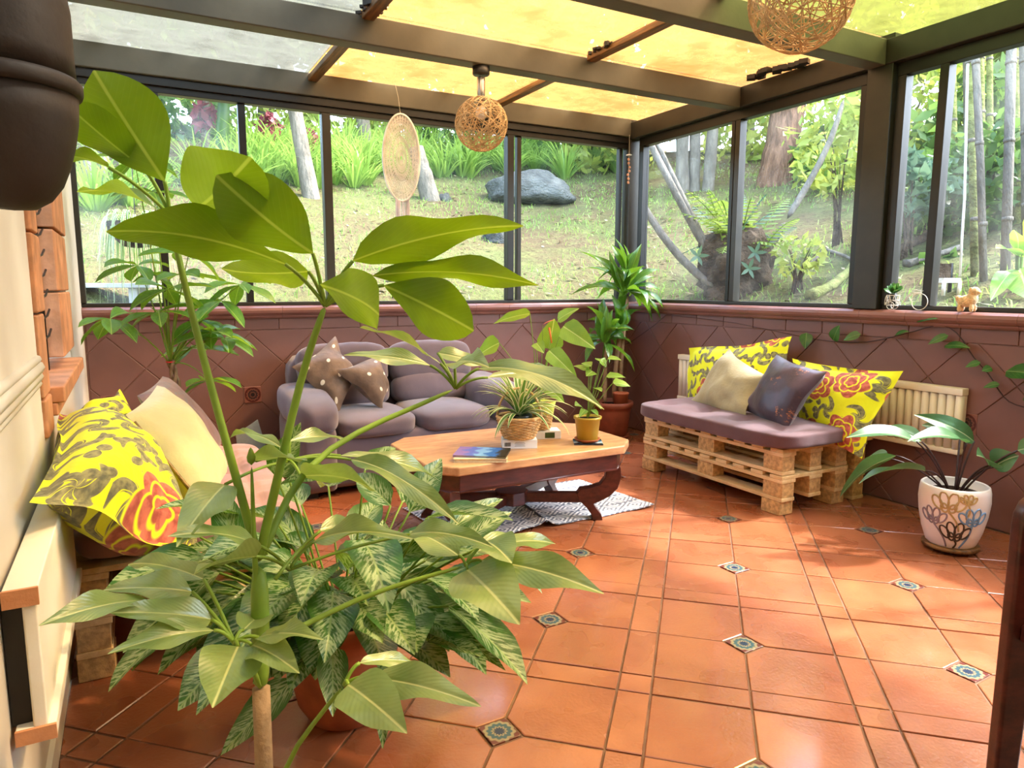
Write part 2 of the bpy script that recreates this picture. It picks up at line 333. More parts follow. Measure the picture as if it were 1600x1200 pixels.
def floral_mat():
    t = NT('lime_floral_print'); uv = t.co('UV')
    wob = t.n('ShaderNodeTexNoise'); wob.inputs['Scale'].default_value = 5; t.l(uv, wob.inputs['Vector'])
    uvw = t.vm('ADD', uv, t.vm('SCALE', t.vm('SUBTRACT', wob.outputs[1], (.5, .5, .5)), scale=.06))
    off = t.comb(t.math('MULTIPLY', t.rnd(), 9.0), t.math('MULTIPLY', t.rnd(), 23.0)); uvo = t.vm('ADD', uvw, off)
    lime = srgb(222, 228, 20); grey = t.mix(t.step(t.noise(uv, 30, 3), .35, .65), srgb(92, 90, 66), srgb(142, 138, 92)); red = t.mix(t.step(t.noise(uv, 24, 3), .35, .65), srgb(152, 66, 52), srgb(196, 106, 84))
    def cell(scale, seed):
        vo = t.n('ShaderNodeTexVoronoi', voronoi_dimensions='2D'); vo.inputs['Scale'].default_value = scale; vo.inputs['Randomness'].default_value = .55
        vec = t.vm('ADD', uvo, (seed, seed*1.7, 0)); t.l(vec, vo.inputs['Vector'])
        d = t.sep(t.vm('SUBTRACT', vec, vo.outputs['Position'])); rc = t.sep(vo.outputs['Color'])
        r = t.math('MULTIPLY', t.math('SQRT', t.math('ADD', t.math('MULTIPLY', d[0], d[0]), t.math('MULTIPLY', d[1], d[1]))), scale)
        th = t.math('ADD', t.math('ARCTAN2', d[1], d[0]), t.math('MULTIPLY', rc[0], 6.28)); return r, th, rc
    def lt(a, b, s=.02): return t.math('SUBTRACT', 1.0, t.step(t.math('SUBTRACT', a, b), -s, s))
    # grey scrolls and leaf sprays
    r, th, rc = cell(3.6, 3.3)
    sp = t.math('ADD', th, t.math('MULTIPLY', r, 4.2)); lobe = t.math('ADD', .3, t.math('MULTIPLY', t.math('COSINE', t.math('MULTIPLY', sp, 3.0)), .2))
    g = lt(r, lobe); vein = t.math('PINGPONG', t.math('ADD', t.math('MULTIPLY', sp, .955), .5), .5)
    g = t.math('MULTIPLY', g, t.step(vein, .02, .06)); c = t.mix(g, lime, grey)
    r, th, rc = cell(6.4, 8.1); lf = t.math('MULTIPLY', .42, t.math('ABSOLUTE', t.math('COSINE', th)))
    g = t.math('MULTIPLY', lt(r, lf), t.step(rc[1], .45, .5)); c = t.mix(g, c, grey)
    # red-brown flowers with lime outlines
    r, th, rc = cell(2.1, 5.9); on = t.step(rc[2], .36, .38)
    for k, (rad, n, ph) in enumerate(((.36, 6.0, 0.0), (.23, 5.0, 1.0), (.11, 5.0, .3))):
        e = t.math('MULTIPLY', rad, t.math('ADD', .78, t.math('MULTIPLY', .26, t.math('ABSOLUTE', t.math('COSINE', t.math('MULTIPLY', t.math('ADD', th, ph), n/2))))))
        c = t.mix(t.math('MULTIPLY', on, lt(r, t.math('ADD', e, .028), .012)), c, lime); c = t.mix(t.math('MULTIPLY', on, lt(r, e, .012)), c, red)
    nor = t.bump(t.noise(t.co(), 16, 4), .3, .012)
    return t.done(t.pbsdf(c, .6, .25, 0, nor, 0, .15))
M['floral'] = floral_mat()
def dots_mat():
    t = NT('brown_dotted_cloth'); uv = t.vm('SCALE', t.co('UV'), scale=5.0); f = t.vm('FRACTION', uv); s = t.sep(uv)
    row = t.math('MULTIPLY', t.math('MODULO', t.math('FLOOR', s[1]), 2.0), .5)
    p = t.comb(t.math('FRACT', t.math('ADD', s[0], row)), t.math('FRACT', s[1])); d = t.vm('DISTANCE', p, (.5, .5, 0))
    c = t.mix(t.step(t.noise(t.co(), 9, 4), .3, .7), srgb(86, 68, 54), srgb(122, 98, 78)); c = t.mix(t.math('SUBTRACT', 1.0, t.step(d, .09, .12)), c, srgb(222, 210, 186))
    return t.done(t.pbsdf(c, .6, .3, 0, t.bump(t.noise(t.co(), 22, 4), .4, .01), 0, .2))
M['dots'] = dots_mat()
def purple_mat(name, base, hi, thr, c2):
    t = NT(name); v = t.co('UV'); c = t.mix(t.step(t.noise(t.co(), 7, 4), .3, .7), base, hi)
    e = t.noise(v, 26, 5, .75); m = t.step(t.noise(v, 3.2, 2), thr, thr+.1)
    c = t.mix(t.math('MULTIPLY', m, t.step(e, .54, .6)), c, c2)
    return t.done(t.pbsdf(c, .42, .45, 0, t.bump(t.noise(t.co(), 12, 3), .3, .012), 0, .2))
M['purple'] = purple_mat('plum_satin_embroidered', srgb(44, 30, 42), srgb(72, 52, 66), .52, srgb(168, 104, 66))
M['embro'] = purple_mat('brown_embroidered_cloth', srgb(88, 62, 58), srgb(118, 86, 78), .4, srgb(70, 84, 92))
def rug_mat():
    t = NT('grey_white_woven_rug'); uv = t.sep(t.co('UV')); x = t.math('MULTIPLY', uv[0], 7.0); y = t.math('MULTIPLY', uv[1], 5.0)
    ax = t.math('ABSOLUTE', t.math('SUBTRACT', t.math('FRACT', x), .5)); ay = t.math('ABSOLUTE', t.math('SUBTRACT', t.math('FRACT', y), .5))
    d = t.math('ADD', ax, ay); band = t.math('PINGPONG', t.math('MULTIPLY', d, 5.0), .5); saw = t.math('PINGPONG', t.math('MULTIPLY', uv[0], 46.0), .5)
    m = t.step(t.math('ADD', band, t.math('MULTIPLY', saw, .3)), .3, .36)
    st = t.math('MULTIPLY', t.step(ay, .40, .42), t.step(t.math('PINGPONG', t.math('MULTIPLY', uv[0], 30.0), .5), .15, .3))
    c = t.mix(t.math('MULTIPLY', m, .95), srgb(222, 220, 216), srgb(112, 116, 126)); c = t.mix(st, c, srgb(104, 108, 118))
    return t.done(t.pbsdf(c, .9, .15, 0, t.bump(t.noise(t.co(), 180, 2), .4, .004)))
M['rug'] = rug_mat()
def cover_mat(name, cols):
    t = NT(name); uv = t.sep(t.co('UV')); n = t.noise(t.co('UV'), 4, 4)
    y = t.math('ADD', uv[1], t.math('MULTIPLY', t.math('SUBTRACT', n, .5), .7)); c = cols[0]
    for k, cc in enumerate(cols[1:]): c = t.mix(t.step(y, (k+1)/len(cols)-.08, (k+1)/len(cols)+.04), c, cc)
    return t.done(t.pbsdf(c, .25, .5))
M['cover1'] = cover_mat('blue_landscape_cover', [srgb(20, 34, 30), srgb(40, 96, 170), srgb(120, 168, 214), srgb(92, 104, 186), srgb(140, 110, 170)])
M['cover2'] = cover_mat('dark_blue_magazine_cover', [srgb(30, 40, 52), srgb(186, 206, 222), srgb(60, 96, 130), srgb(24, 30, 36)])
M['cover3'] = cover_mat('green_photo_label', [srgb(60, 84, 46), srgb(170, 190, 150), srgb(50, 60, 44)])
def ground_mat():
    t = NT('mossy_hillside_soil'); v = t.co(); n = t.noise(v, .9, 6, .65); n2 = t.noise(v, 7, 5, .65); n3 = t.noise(v, 24, 4, .7)
    c = t.mix(t.step(n, .36, .64), srgb(150, 128, 92), srgb(146, 152, 92)); c = t.mix(t.math('MULTIPLY', t.step(n2, .45, .7), .7), c, srgb(172, 178, 106))
    c = t.mix(t.math('MULTIPLY', t.step(n3, .54, .66), .8), c, srgb(96, 74, 52)); c = t.mix(t.math('MULTIPLY', t.step(n3, .34, .26), .6), c, srgb(204, 190, 152)); c = t.mix(1.0, c, (.33, .33, .33, 1), 'MULTIPLY')
    return t.done(t.pbsdf(c, .95, .1, 0, t.bump(t.math('ADD', n2, n3), .7, .06)))
M['ground'] = ground_mat()
def foliage(name, a, b, tw=.45, k=.5):
    a, b = [tuple(x*k for x in q[:3])+(1,) for q in (a, b)]; t = NT(name); c = t.mix(t.step(t.noise(t.co(), 1.6, 4), .3, .7), a, b); p = t.pbsdf(c, .45, .35); tr = t.n('ShaderNodeBsdfTranslucent'); t.l(t.mix(.5, c, b), tr.inputs[0])
    return t.done(t.mixs(tw, p, tr.outputs[0]))
M['fol_y'] = foliage('yellow_green_foliage', srgb(128, 158, 54), srgb(206, 214, 104), k=.7); M['fol_g'] = foliage('green_foliage', srgb(70, 116, 48), srgb(140, 178, 84))
M['fol_b'] = foliage('blue_green_foliage', srgb(84, 126, 92), srgb(150, 184, 140)); M['grass'] = foliage('grass_blade', srgb(112, 150, 60), srgb(166, 200, 96), k=.8)
M['fol_r'] = foliage('red_cordyline', srgb(150, 60, 70), srgb(206, 110, 120)); M['litter'] = foliage('fallen_leaf', srgb(176, 140, 92), srgb(226, 208, 164), .15)
M['fern'] = foliage('fern_frond', srgb(130, 172, 52), srgb(196, 216, 96)); M['pebble'] = M['rock']
M['duskwall'] = mat('pale_pink_far_wall', srgb(236, 214, 190), .9, .1, 4, .08)

# ------------------------------------------------------------------ the room shell
def struct(o): o['kind'] = 'structure'; return o
floor = struct(part('floor', MB().lohi((LX-.12, -1.3, -.08), (CX+.12, CY+.12, -.004)), M['grout']))
P_, TW = .6455, .426*.6455; SW = P_-2*TW; GA = -.7587
E1 = Vector((math.cos(GA), math.sin(GA), 0)); E2 = Vector((-math.sin(GA), math.cos(GA), 0)); G0 = Vector((.779, 1.497, 0)); DIA = .062; J = .0035
def clip_rect(poly, x0, x1, y0, y1):
    for ax, lim, sg in ((0, x0, 1), (0, x1, -1), (1, y0, 1), (1, y1, -1)):
        out = []; n = len(poly)
        for i in range(n):
            a, b = poly[i], poly[(i+1) % n]; ia = (a[ax]-lim)*sg >= 0; ib = (b[ax]-lim)*sg >= 0
            if ia: out.append(a)
            if ia != ib: t = (lim-a[ax])/(b[ax]-a[ax]); out.append((a[0]+(b[0]-a[0])*t, a[1]+(b[1]-a[1])*t))
        poly = out
        if len(poly) < 3: return []
    return poly
def area(p): return abs(sum(p[i][0]*p[(i+1) % len(p)][1]-p[(i+1) % len(p)][0]*p[i][1] for i in range(len(p))))/2
def tile_mesh(name, poly, h, m, b=.0035):
    """flat slab with a bevelled rim, z from -h to 0"""
    n = len(poly); cx = sum(p[0] for p in poly)/n; cy = sum(p[1] for p in poly)/n
    def sh(p, k): dx, dy = p[0]-cx, p[1]-cy; L = math.hypot(dx, dy); return (p[0]-dx/L*k, p[1]-dy/L*k)
    vs = [(p[0], p[1], -h) for p in poly]+[(p[0], p[1], -b*.7) for p in poly]+[(*sh(p, b*1.4), 0) for p in poly]
    fs = [(k+o, (k+1) % n+o, n+(k+1) % n+o, n+k+o) for o in (0, n) for k in range(n)]+[tuple(range(2*n, 3*n))]
    mb = MB(); mb.add(vs, fs); return mb.mesh(name, m)
protos = {}
sq = [(J, J), (TW-J, J), (TW-J, TW-J), (J, TW-J)]
big = [(DIA+J, J), (TW-J, J), (TW-J, TW-J), (J, TW-J), (J, DIA+J)]
rct = [(J, J), (TW-J, J), (TW-J, SW-J), (J, SW-J)]; sml = [(J, J), (SW-J, J), (SW-J, SW-J), (J, SW-J)]
dmd = [(DIA-J, 0), (0, DIA-J), (-DIA+J, 0), (0, -DIA+J)]
def rotp(p, k, ox, oy):
    c, s = [(1, 0), (0, 1), (-1, 0), (0, -1)][k]; return [(x*c-y*s+ox, x*s+y*c+oy) for x, y in p]
def in_view(pts, mg=60):
    q = [proj(p) for p in pts]
    return any(-mg < a < 1600+mg and -mg < b < 1200+mg for a, b, _ in q)
def floor_piece(name, base, k, u, v, mt):
    o = G0+E1*u+E2*v; rot = GA+k*math.pi/2
    wp = [(o.x+x*math.cos(rot)-y*math.sin(rot), o.y+x*math.sin(rot)+y*math.cos(rot)) for x, y in base]
    cp = clip_rect(wp, LX+.012, CX-.012, .2, CY-.012)
    if len(cp) < 3 or area(cp) < .0006 or not in_view([(x, y, 0) for x, y in cp]): return
    z = random.uniform(-.0012, .0012)
    if abs(area(cp)-area(wp)) < 1e-7:
        key = (name, id(base))
        if key not in protos: protos[key] = tile_mesh(name, base, .012, mt, .0008 if name == 'decorative_insert' else .0022)
        link(name, protos[key], floor, mw=Matrix.Translation((o.x, o.y, z)) @ Matrix.Rotation(rot, 4, 'Z'))
    else:
        cx = sum(p[0] for p in cp)/len(cp); cy = sum(p[1] for p in cp)/len(cp)
        link(name, tile_mesh(name, [(x-cx, y-cy) for x, y in cp], .012, mt), floor, loc=(cx, cy, z))
for i in range(-7, 8):
    for j in range(-3, 9):
        u, v = i*P_, j*P_
        floor_piece('decorative_insert', dmd, 0, u, v, M['medal_f'])
        for k, (a, b) in enumerate(((0, 0), (0, 0), (0, 0), (0, 0))): floor_piece('floor_tile', big, k, u, v, M['tile'])
        floor_piece('border_tile', rct, 0, u, v+TW, M['tile']); floor_piece('border_tile', rct, 0, u+TW+SW, v+TW, M['tile'])
        floor_piece('border_tile', rct, 1, u+TW+SW, v, M['tile']); floor_piece('border_tile', rct, 1, u+TW+SW, v+TW+SW, M['tile'])
        floor_piece('corner_tile', sml, 0, u+TW, v+TW, M['tile'])

# walls below the windows: structure with single tiles
def wall_tiles(wall, tomw, x0, x1, ox, oz, d, zmax, step_ox):
    """diamond tiles; local (x, z) on the wall; tomw maps (x, z) to a world matrix whose local xy is the wall plane"""
    c = {}
    g = .0022
    for i in range(-30, 40):
        for j in range(-4, 6):
            if (i+j) % 2 == 0: continue
            cx_, cz_ = ox+i*d, oz+j*d; k = d-g*1.4
            poly = [(cx_+k, cz_), (cx_, cz_+k), (cx_-k, cz_), (cx_, cz_-k)]
            cp = clip_rect(poly, x0, x1, .004, zmax-.003)
            if len(cp) < 3 or area(cp) < .0004: continue
            mx = sum(p[0] for p in cp)/len(cp); mz = sum(p[1] for p in cp)/len(cp)
            if not in_view([tomw(p[0], p[1]).translation for p in cp]): continue
            if abs(area(cp)-area(poly)) < 1e-7:
                if 'm' not in c: c['m'] = tile_mesh('wall_tile', [(p[0]-mx, p[1]-mz) for p in cp], .008, M['mauve'], .0025)
                me = c['m']
            else: me = tile_mesh('wall_tile', [(p[0]-mx, p[1]-mz) for p in cp], .008, M['mauve'], .0025)
            link('wall_tile', me, wall, mw=tomw(mx, mz, random.uniform(-.0008, .0008)))
    bw = .262; n = int((x1-x0)/bw)+1
    for i in range(n):
        a, b = x0+i*bw+g, min(x1, x0+(i+1)*bw)-g
        if b-a < .02: continue
        m = (a+b)/2; me = tile_mesh('border_tile', [(a-m, zmax+g-.9), (b-m, zmax+g-.9), (b-m, .962-.9), (a-m, .962-.9)], .008, M['mauve'], .0025)
        if in_view([tomw(m, .92).translation]): link('border_tile', me, wall, mw=tomw(m, .9, .0015))
    dm = tile_mesh('medallion', [(.05, .05), (-.05, .05), (-.05, -.05), (.05, -.05)], .009, M['medal_w'], .002)
    for i in range(-2, 6):
        x = ox+i*step_ox
        if x0+.06 < x < x1-.06: link('medallion', dm, wall, mw=tomw(x, oz, .0035))
wall_back = struct(part('wall_back', MB().lohi((LX-.12, CY+.006, 0), (CX+.13, CY+.13, .97)), M['mauve_gr']))
def mback(x, z, o=0): return Matrix(((1, 0, 0, x), (0, 0, -1, CY-o), (0, 1, 0, z), (0, 0, 0, 1)))
wall_tiles(wall_back, mback, LX+.01, CX-.01, .648, .48, .1944, .885, .7777)
wall_right = struct(part('wall_right', MB().lohi((CX+.006, -1.3, 0), (CX+.13, CY+.005, .97)), M['mauve_gr']))
def mright(x, z, o=0): return Matrix(((0, 0, -1, CX-o), (-1, 0, 0, -x), (0, 1, 0, z), (0, 0, 0, 1)))    # local x = -Y
wall_tiles(wall_right, mright, -CY+.01, .6, -1.903, .49, .208, .885, .832)
# bullnose ledge, single tiles, mitred round the corner
def ledge(wall, along, a, b, name='trim_1'):
    prof = [(.10, .955), (0, .955), (-.02, .957), (-.028, .967), (-.03, .975), (-.04, .98), (-.05, .992), (-.053, 1.006), (-.048, 1.022), (-.036, 1.031), (-.02, 1.035), (.10, 1.036)]
    root = struct(thing(name, (along(0, 0)[0], along(0, 0)[1], .955)))
    L = .262; n = round((b-a)/L); L = (b-a)/n
    for i in range(n):
        s0, s1 = a+i*L+.0008, a+(i+1)*L-.0008
        if not in_view([(*along((s0+s1)/2, 0), 1.0)], 300): continue
        mb = MB(); m = len(prof)
        vs = [(*along(s0, q), z) for q, z in prof]+[(*along(s1, q), z) for q, z in prof]
        mb.add(vs, [(k, (k+1) % m, m+(k+1) % m, m+k) for k in range(m)]+[tuple(range(m-1, -1, -1)), tuple(range(m, 2*m))])
        part('ledge_tile', mb, M['ledge'], root)
    return root
ledge(wall_back, lambda s, q: (s, CY+q), LX, CX-.05, 'trim_1')
ledge(wall_right, lambda s, q: (CX+q, s), -1.2, CY-.0, 'trim_2')
# left house wall with its brick-lined window
wl = MB().lohi((LX-.14, -1.3, 0), (LX, 2.33, 2.6)).lohi((LX-.14, 2.33, 0), (LX, CY+.12, .80)).lohi((LX-.14, 3.55, .80), (LX, CY+.12, 2.6)).lohi((LX-.14, 2.33, 2.25), (LX, 3.55, 2.6))
wall_left = struct(part('wall_left', wl, M['wallpaint']))
mo = MB()
for k, (z, dx) in enumerate(((.885, .014), (.905, .022), (.93, .03), (.952, .02))): mo.tube([(LX, -1.2, z), (LX, 2.31, z)], dx*.62, 8)
tag(struct(part('trim_3', mo, M['wallpaint'], None, True)))
tag(struct(part('baseboard_left', MB().lohi((LX, -1.2, 0), (LX+.012, 4.55, .07)), M['white'])))
win0 = struct(thing('window_1', (LX, 2.33, .78)))
zs = [.72, .835, 1.075, 1.30, 1.53, 1.76, 1.99, 2.22]
for a, b in zip(zs, zs[1:]):
    part('brick', MB().lohi((LX-.13, 2.335, a+.003), (LX+.012+random.uniform(-.003, .003), 2.50, b-.003)), M['brick'], win0, bevel=.006)
for a, b in zip(zs[1:], zs[2:]):
    part('brick', MB().lohi((LX-.13, 3.02, a+.06), (LX+.016+random.uniform(-.003, .003), 3.54, b+.054)), M['brick'], win0, bevel=.006)
for i in range(4):
    part('sill_brick', MB().lohi((LX-.13, 2.505+i*.26, .80), (LX+.045, 2.76+i*.26, .85)).lohi((LX-.05, 2.505+i*.26, .76), (LX+.025, 2.76+i*.26, .80)), M['brick'], win0, bevel=.006)
part('window_frame', MB().lohi((LX-.12, 2.51, .85), (LX-.06, 2.57, 2.22)).lohi((LX-.12, 2.96, .85), (LX-.06, 3.02, 2.22)).lohi((LX-.12, 2.57, .85), (LX-.06, 2.96, .90)), M['frame_dk'], win0)
gr = MB()
for k in range(5): gr.tube([(LX-.03, 2.6+k*.08, .86), (LX-.03, 2.6+k*.08, 2.2)], .006, 6)
for k in range(18): gr.tube([(LX-.03+.012*math.cos(a*.785), 2.56+.44*(k % 2)*0+.006*0+a*.055, 1.0+k*.07+.03*math.sin(a*.785)) for a in range(9)], .004, 5)
part('window_grille', gr, M['frame_dk'], win0, True)
part('window_pane', MB().lohi((LX-.095, 2.57, .9), (LX-.09, 2.96, 2.22)), M['glass'], win0)
wall_rear = struct(part('wall_rear', MB().lohi((LX-.14, -1.42, 0), (CX+.13, -1.3, 2.6)), M['wallpaint']))

# ------------------------------------------------------------------ windows
ZB, ZT = 1.036, 2.235
def bar(root, name, mb, m='frame', bevel=.003): return part(name, mb, M[m], root, bevel=bevel)
w2 = struct(thing('window_2', (1.6, CY+.03, ZB)))
y0, y1 = CY-.012, CY+.05
bar(w2, 'head_frame', MB().lohi((LX, y0, ZT), (CX-.05, y1, 2.315)).lohi((LX, y0-.02, 2.27), (CX-.05, y0, 2.315)), 'frame_dk')
bar(w2, 'sill_frame', MB().lohi((LX, y0+.01, ZB), (CX-.05, y1, ZB+.022)), 'frame')
for x, w, dy, m in ((-.222, .03, 0, 'frame'), (.199, .045, .0, 'frame_dk'), (.665, .042, .018, 'frame_dk'), (1.165, .055, 0, 'frame'), (2.487, .052, 0, 'frame_dk'), (2.568, .034, .02, 'frame'), (3.487, .03, .02, 'frame_dk')):
    bar(w2, 'mullion', MB().lohi((x-w/2, y0+dy, ZB+.022), (x+w/2, y1, ZT)), m)
for a, b, g in ((-.207, .177, 'glass_hazy'), (.222, .644, 'glass_hazy'), (.686, 1.137, 'glass'), (1.193, 2.461, 'glass'), (2.585, 3.472, 'glass')):
    part('window_pane', MB().lohi((a, CY+.028, ZB+.022), (b, CY+.033, ZT)), M[g], w2)
# corner post and right wall windows
def rwin(n, ya, yb, mulls, panes):
    w = struct(thing(n, (CX+.03, (ya+yb)/2, ZB))); x0, x1 = CX-.012, CX+.05
    bar(w, 'head_frame', MB().lohi((x0, ya, ZT), (x1, yb, 2.30)), 'frame_dk'); bar(w, 'sill_frame', MB().lohi((x0+.01, ya, ZB), (x1, yb, ZB+.024)), 'frame')
    for y, wd, m in mulls: bar(w, 'mullion', MB().lohi((x0, y-wd/2, ZB+.024), (x1, y+wd/2, ZT)), m)
    for a, b in panes: part('window_pane', MB().lohi((CX+.028, a, ZB+.024), (CX+.033, b, ZT)), M['glass'], w)
rwin('window_3', 2.545, 4.49, ((4.465, .05, 'frame_dk'), (3.515, .03, 'frame_dk'), (3.475, .04, 'frame'), (2.57, .05, 'frame_dk')), ((3.53, 4.44), (2.595, 3.455)))
rwin('window_4', .2, 2.39, ((2.365, .05, 'frame_dk'), (2.147, .045, 'frame_dk'), (1.0, .05, 'frame_dk')), ((2.17, 2.34), (1.025, 2.125), (.22, .975)))
rwin('window_5', -1.25, .1, ((-.6, .045, 'frame_dk'),), ((-.577, .08), (-1.2, -.623)))
tr = struct(thing('trim_4', (CX, 2.47, ZB)))
part('post', MB().lohi((CX-.05, CY-.045, ZB), (CX+.05, CY+.05, 2.45)), M['frame'], tr, bevel=.004)
part('post', MB().lohi((CX-.045, 2.395, ZB), (CX+.06, 2.54, 2.45)), M['frame'], tr, bevel=.004)
part('post', MB().lohi((CX-.045, .1, ZB), (CX+.06, .2, 2.45)), M['frame'], tr, bevel=.004)
# ------------------------------------------------------------------ roof
ceil = struct(thing('ceiling', (1.6, 3, 2.3)))
def rb(name, a, b, m='beam'): return part(name, MB().lohi(a, b), M[m], ceil, bevel=.006)
rb('roof_beam', (LX, CY-.055, 2.316), (CX-.05, CY+.05, 2.45))
for y in (3.47, 2.48, 1.45, .4, -.65): rb('roof_beam', (LX, y-.05, 2.295), (CX-.055, y+.05, 2.425))
rb('wall_plate', (CX-.055, -1.25, 2.30), (CX+.06, 4.64, 2.425), 'frame'); 
BY = [-1.25, -.65, .4, 1.45, 2.48, 3.47, 4.60]
for xb in (1.08, 2.36):
    for a, b in zip(BY, BY[1:]):
        rb('batten', (xb-.03, a+.051, 2.40), (xb+.03, b-.056, 2.435), 'batten')
ash = MB()                                             # ragged sealant on the battens
for xb, y in ((1.08, 3.36), (2.36, 2.6), (2.36, 3.3)):
    for k in range(26): ash.box((xb+random.uniform(-.05, .05), y+random.uniform(-.12, .1), 2.432), [random.uniform(.008, .03) for _ in range(3)], Matrix.Rotation(random.random()*3, 3, 'Z'))
part('ragged_sealant', ash, M['blackm'], ceil)
xs = [LX-.1, 1.06, 2.36, CX+.1]; ROOFC = {0: 'roof_grey', 1: 'roof_amber', 2: 'roof_amber'}
for a, b in zip(BY, BY[1:]):
    for k in range(3):
        m = ROOFC[k]
        if b < 2.6: m = 'roof_lime' if k == 2 else ('roof_amber' if k else 'roof_grey')
        part('roof_panel', MB().lohi((xs[k]+.003, a+.003, 2.452), (xs[k+1]-.003, b-.003, 2.458)), M[m], ceil)
bl = MB()
for k in range(14): bl.box((CX-.11+random.uniform(-.05, .05), 3.28-k*.03, 2.43+random.uniform(-.006, .006)), (.05, .05, .025), Matrix.Rotation(random.random(), 3, 'Z'))
part('torn_flashing', bl, M['blackm'], ceil)
# ------------------------------------------------------------------ soft shapes
def puff(c, size, p=4.0, n=14, rot=None, wr=.006, seed=0, dimple=None, bulge=0.0):
    """rounded cushion block: cube sphere in an L-p norm, world-space verts"""
    mb = MB(); c = Vector(c); S = Vector(size)/2; fs = []; vs = {}; out = []
    def key(x, y, z): return (round(x*1000), round(y*1000), round(z*1000))
    g = [math.tan((i/n*2-1)*math.pi/4) for i in range(n+1)]
    for ax in range(3):
        for sg in (-1, 1):
            ids = []
            for i in range(n+1):
                row = []
                for j in range(n+1):
                    q = [0, 0, 0]; q[ax] = sg; q[(ax+1) % 3] = g[i]; q[(ax+2) % 3] = g[j]; k = key(*q)
                    if k not in vs:
                        L = sum(abs(t)**p for t in q)**(1/p); q = [t/L for t in q]
                        v = Vector((q[0]*S.x, q[1]*S.y, q[2]*S.z))
                        v.z *= 1 + bulge*(1-q[0]**2)*(1-q[1]**2)
                        if dimple: v.z += dimple(v.x/S.x, v.y/S.y)*(1 if q[2] > 0 else -.4)*abs(q[2])
                        nv = noise.noise(Vector(v)*7+Vector((seed*3.1, seed, 0)))+.5*noise.noise(Vector(v)*17+Vector((seed, 0, 4)))
                        v += v.normalized()*nv*wr
                        vs[k] = len(out); out.append(v)
                    row.append(vs[k])
                ids.append(row)
            for i in range(n):
                for j in range(n):
                    f = (ids[i][j], ids[i+1][j], ids[i+1][j+1], ids[i][j+1]); fs.append(f if sg > 0 else f[::-1])
    if rot is not None: out = [rot @ v for v in out]
    mb.add([c+v for v in out], fs); return mb
def pillow(tl, tr, br, bl, T, flange=0.0, n=22, seed=0, pinch=.09, wr=.012):
    """cushion spanned between four corner points; front is towards (tr-tl) x (bl-tl) reversed"""
    tl, tr, br, bl = map(Vector, (tl, tr, br, bl)); nr = (bl-tl).cross(tr-tl); nr += (tr-br).cross(bl-br)*0; nr.normalize()
    mb = MB()
    lw = ((tr-tl).length+(br-bl).length)/2; lh = ((bl-tl).length+(br-tr).length)/2
    for side in (1, -1):
        vs = []; uv = []
        for i in range(n+1):
            for j in range(n+1):
                u, v = i/n*2-1, j/n*2-1
                uu = u*(1-pinch*(1-v*v)); vv = v*(1-pinch*(1-u*u))
                a, b = (uu+1)/2, (vv+1)/2
                p = tl*(1-a)*(1-b)+tr*a*(1-b)+br*a*b+bl*(1-a)*b
                k = 1-flange; fu, fv = min(1, abs(u)/k), min(1, abs(v)/k)
                h = (max(0, 1-fu**2)*max(0, 1-fv**2))**.42
                e = 0 if i in (0, n) or j in (0, n) else 1
                w = (noise.noise(p*6+Vector((seed, 0, 0)))+.7*noise.noise(p*14+Vector((0, seed, 0))))*wr
                d = T/2*h*side+w*e*(.4+.6*h)+(.0015*side*e)
                if flange: d += .02*math.sin(u*5+seed)*(1-h)*math.sin(v*4+seed*2)
                vs.append(p+nr*d); uv.append(((u*.5+.5)*lw*1.7+.001, (v*.5+.5)*lh*1.7+.001))
        fs = [(i*(n+1)+j, (i+1)*(n+1)+j, (i+1)*(n+1)+j+1, i*(n+1)+j+1) for i in range(n) for j in range(n)]
        mb.add(vs, fs if side < 0 else [f[::-1] for f in fs], uv)
    return mb
def cushion(name, mb, m, label, group=None, cat='pillow'):
    o = part(name, mb, m, None, True); return tag(o, label, cat, group)

# ------------------------------------------------------------------ pallets
def pallet(x0, x1, y0, y1, z0, label, nb=3, foot=False, H_=.136):
    """long boards run along Y; three rows of blocks"""
    t = thing('wooden_pallet', ((x0+x1)/2, (y0+y1)/2, z0), label, 'pallet', 'stacked shipping pallets of the sofas')
    bw, bh = .095, .02; xr = [x0, (x0+x1)/2-bw/2, x1-bw] if nb == 3 else [x0, x1-bw] if x1-x0 > .25 else [x0]
    L = y1-y0
    for x in xr:
        part('bottom_board', MB().lohi((x, y0, z0), (x+bw, y1, z0+bh)), M['pine'], t, bevel=.002, seg=1)
        for f in (0, .5, 1):
            yb = y0+f*(L-.13); part('block', MB().lohi((x+.004, yb+.003, z0+bh), (x+bw-.004, yb+.127, z0+H_-2*bh)), M['chip'], t, bevel=.002, seg=1)
        part('stringer_board', MB().lohi((x-.003, y0, z0+H_-2*bh), (x+bw+.003, y1, z0+H_-bh)), M['pine'], t, bevel=.002, seg=1)
    n = 9
    for i in range(n):
        w = .08; yb = y0+i*(L-w)/(n-1)
        part('deck_board', MB().lohi((x0-.004, yb, z0+H_-bh), (x1+.004, yb+w, z0+H_-.001)), M['pine'], t, bevel=.002, seg=1)
    if foot:
        for x in xr:
            for f in (0, .5, 1):
                if x == xr[0] and f == .5: continue
    return t
def feet(x0, x1, y0, y1, label, h=.072):
    for k, (x, y) in enumerate(((x0, y0), (x0, y1-.1), (x1-.1, y0), (x1-.1, y1-.1))):
        o = part('support_block', MB().lohi((x, y, .001), (x+.098, y+.12, h)), M['chip'], None, bevel=.003, seg=1); tag(o, label[k], 'wood block', 'blocks raising the pallet sofas')
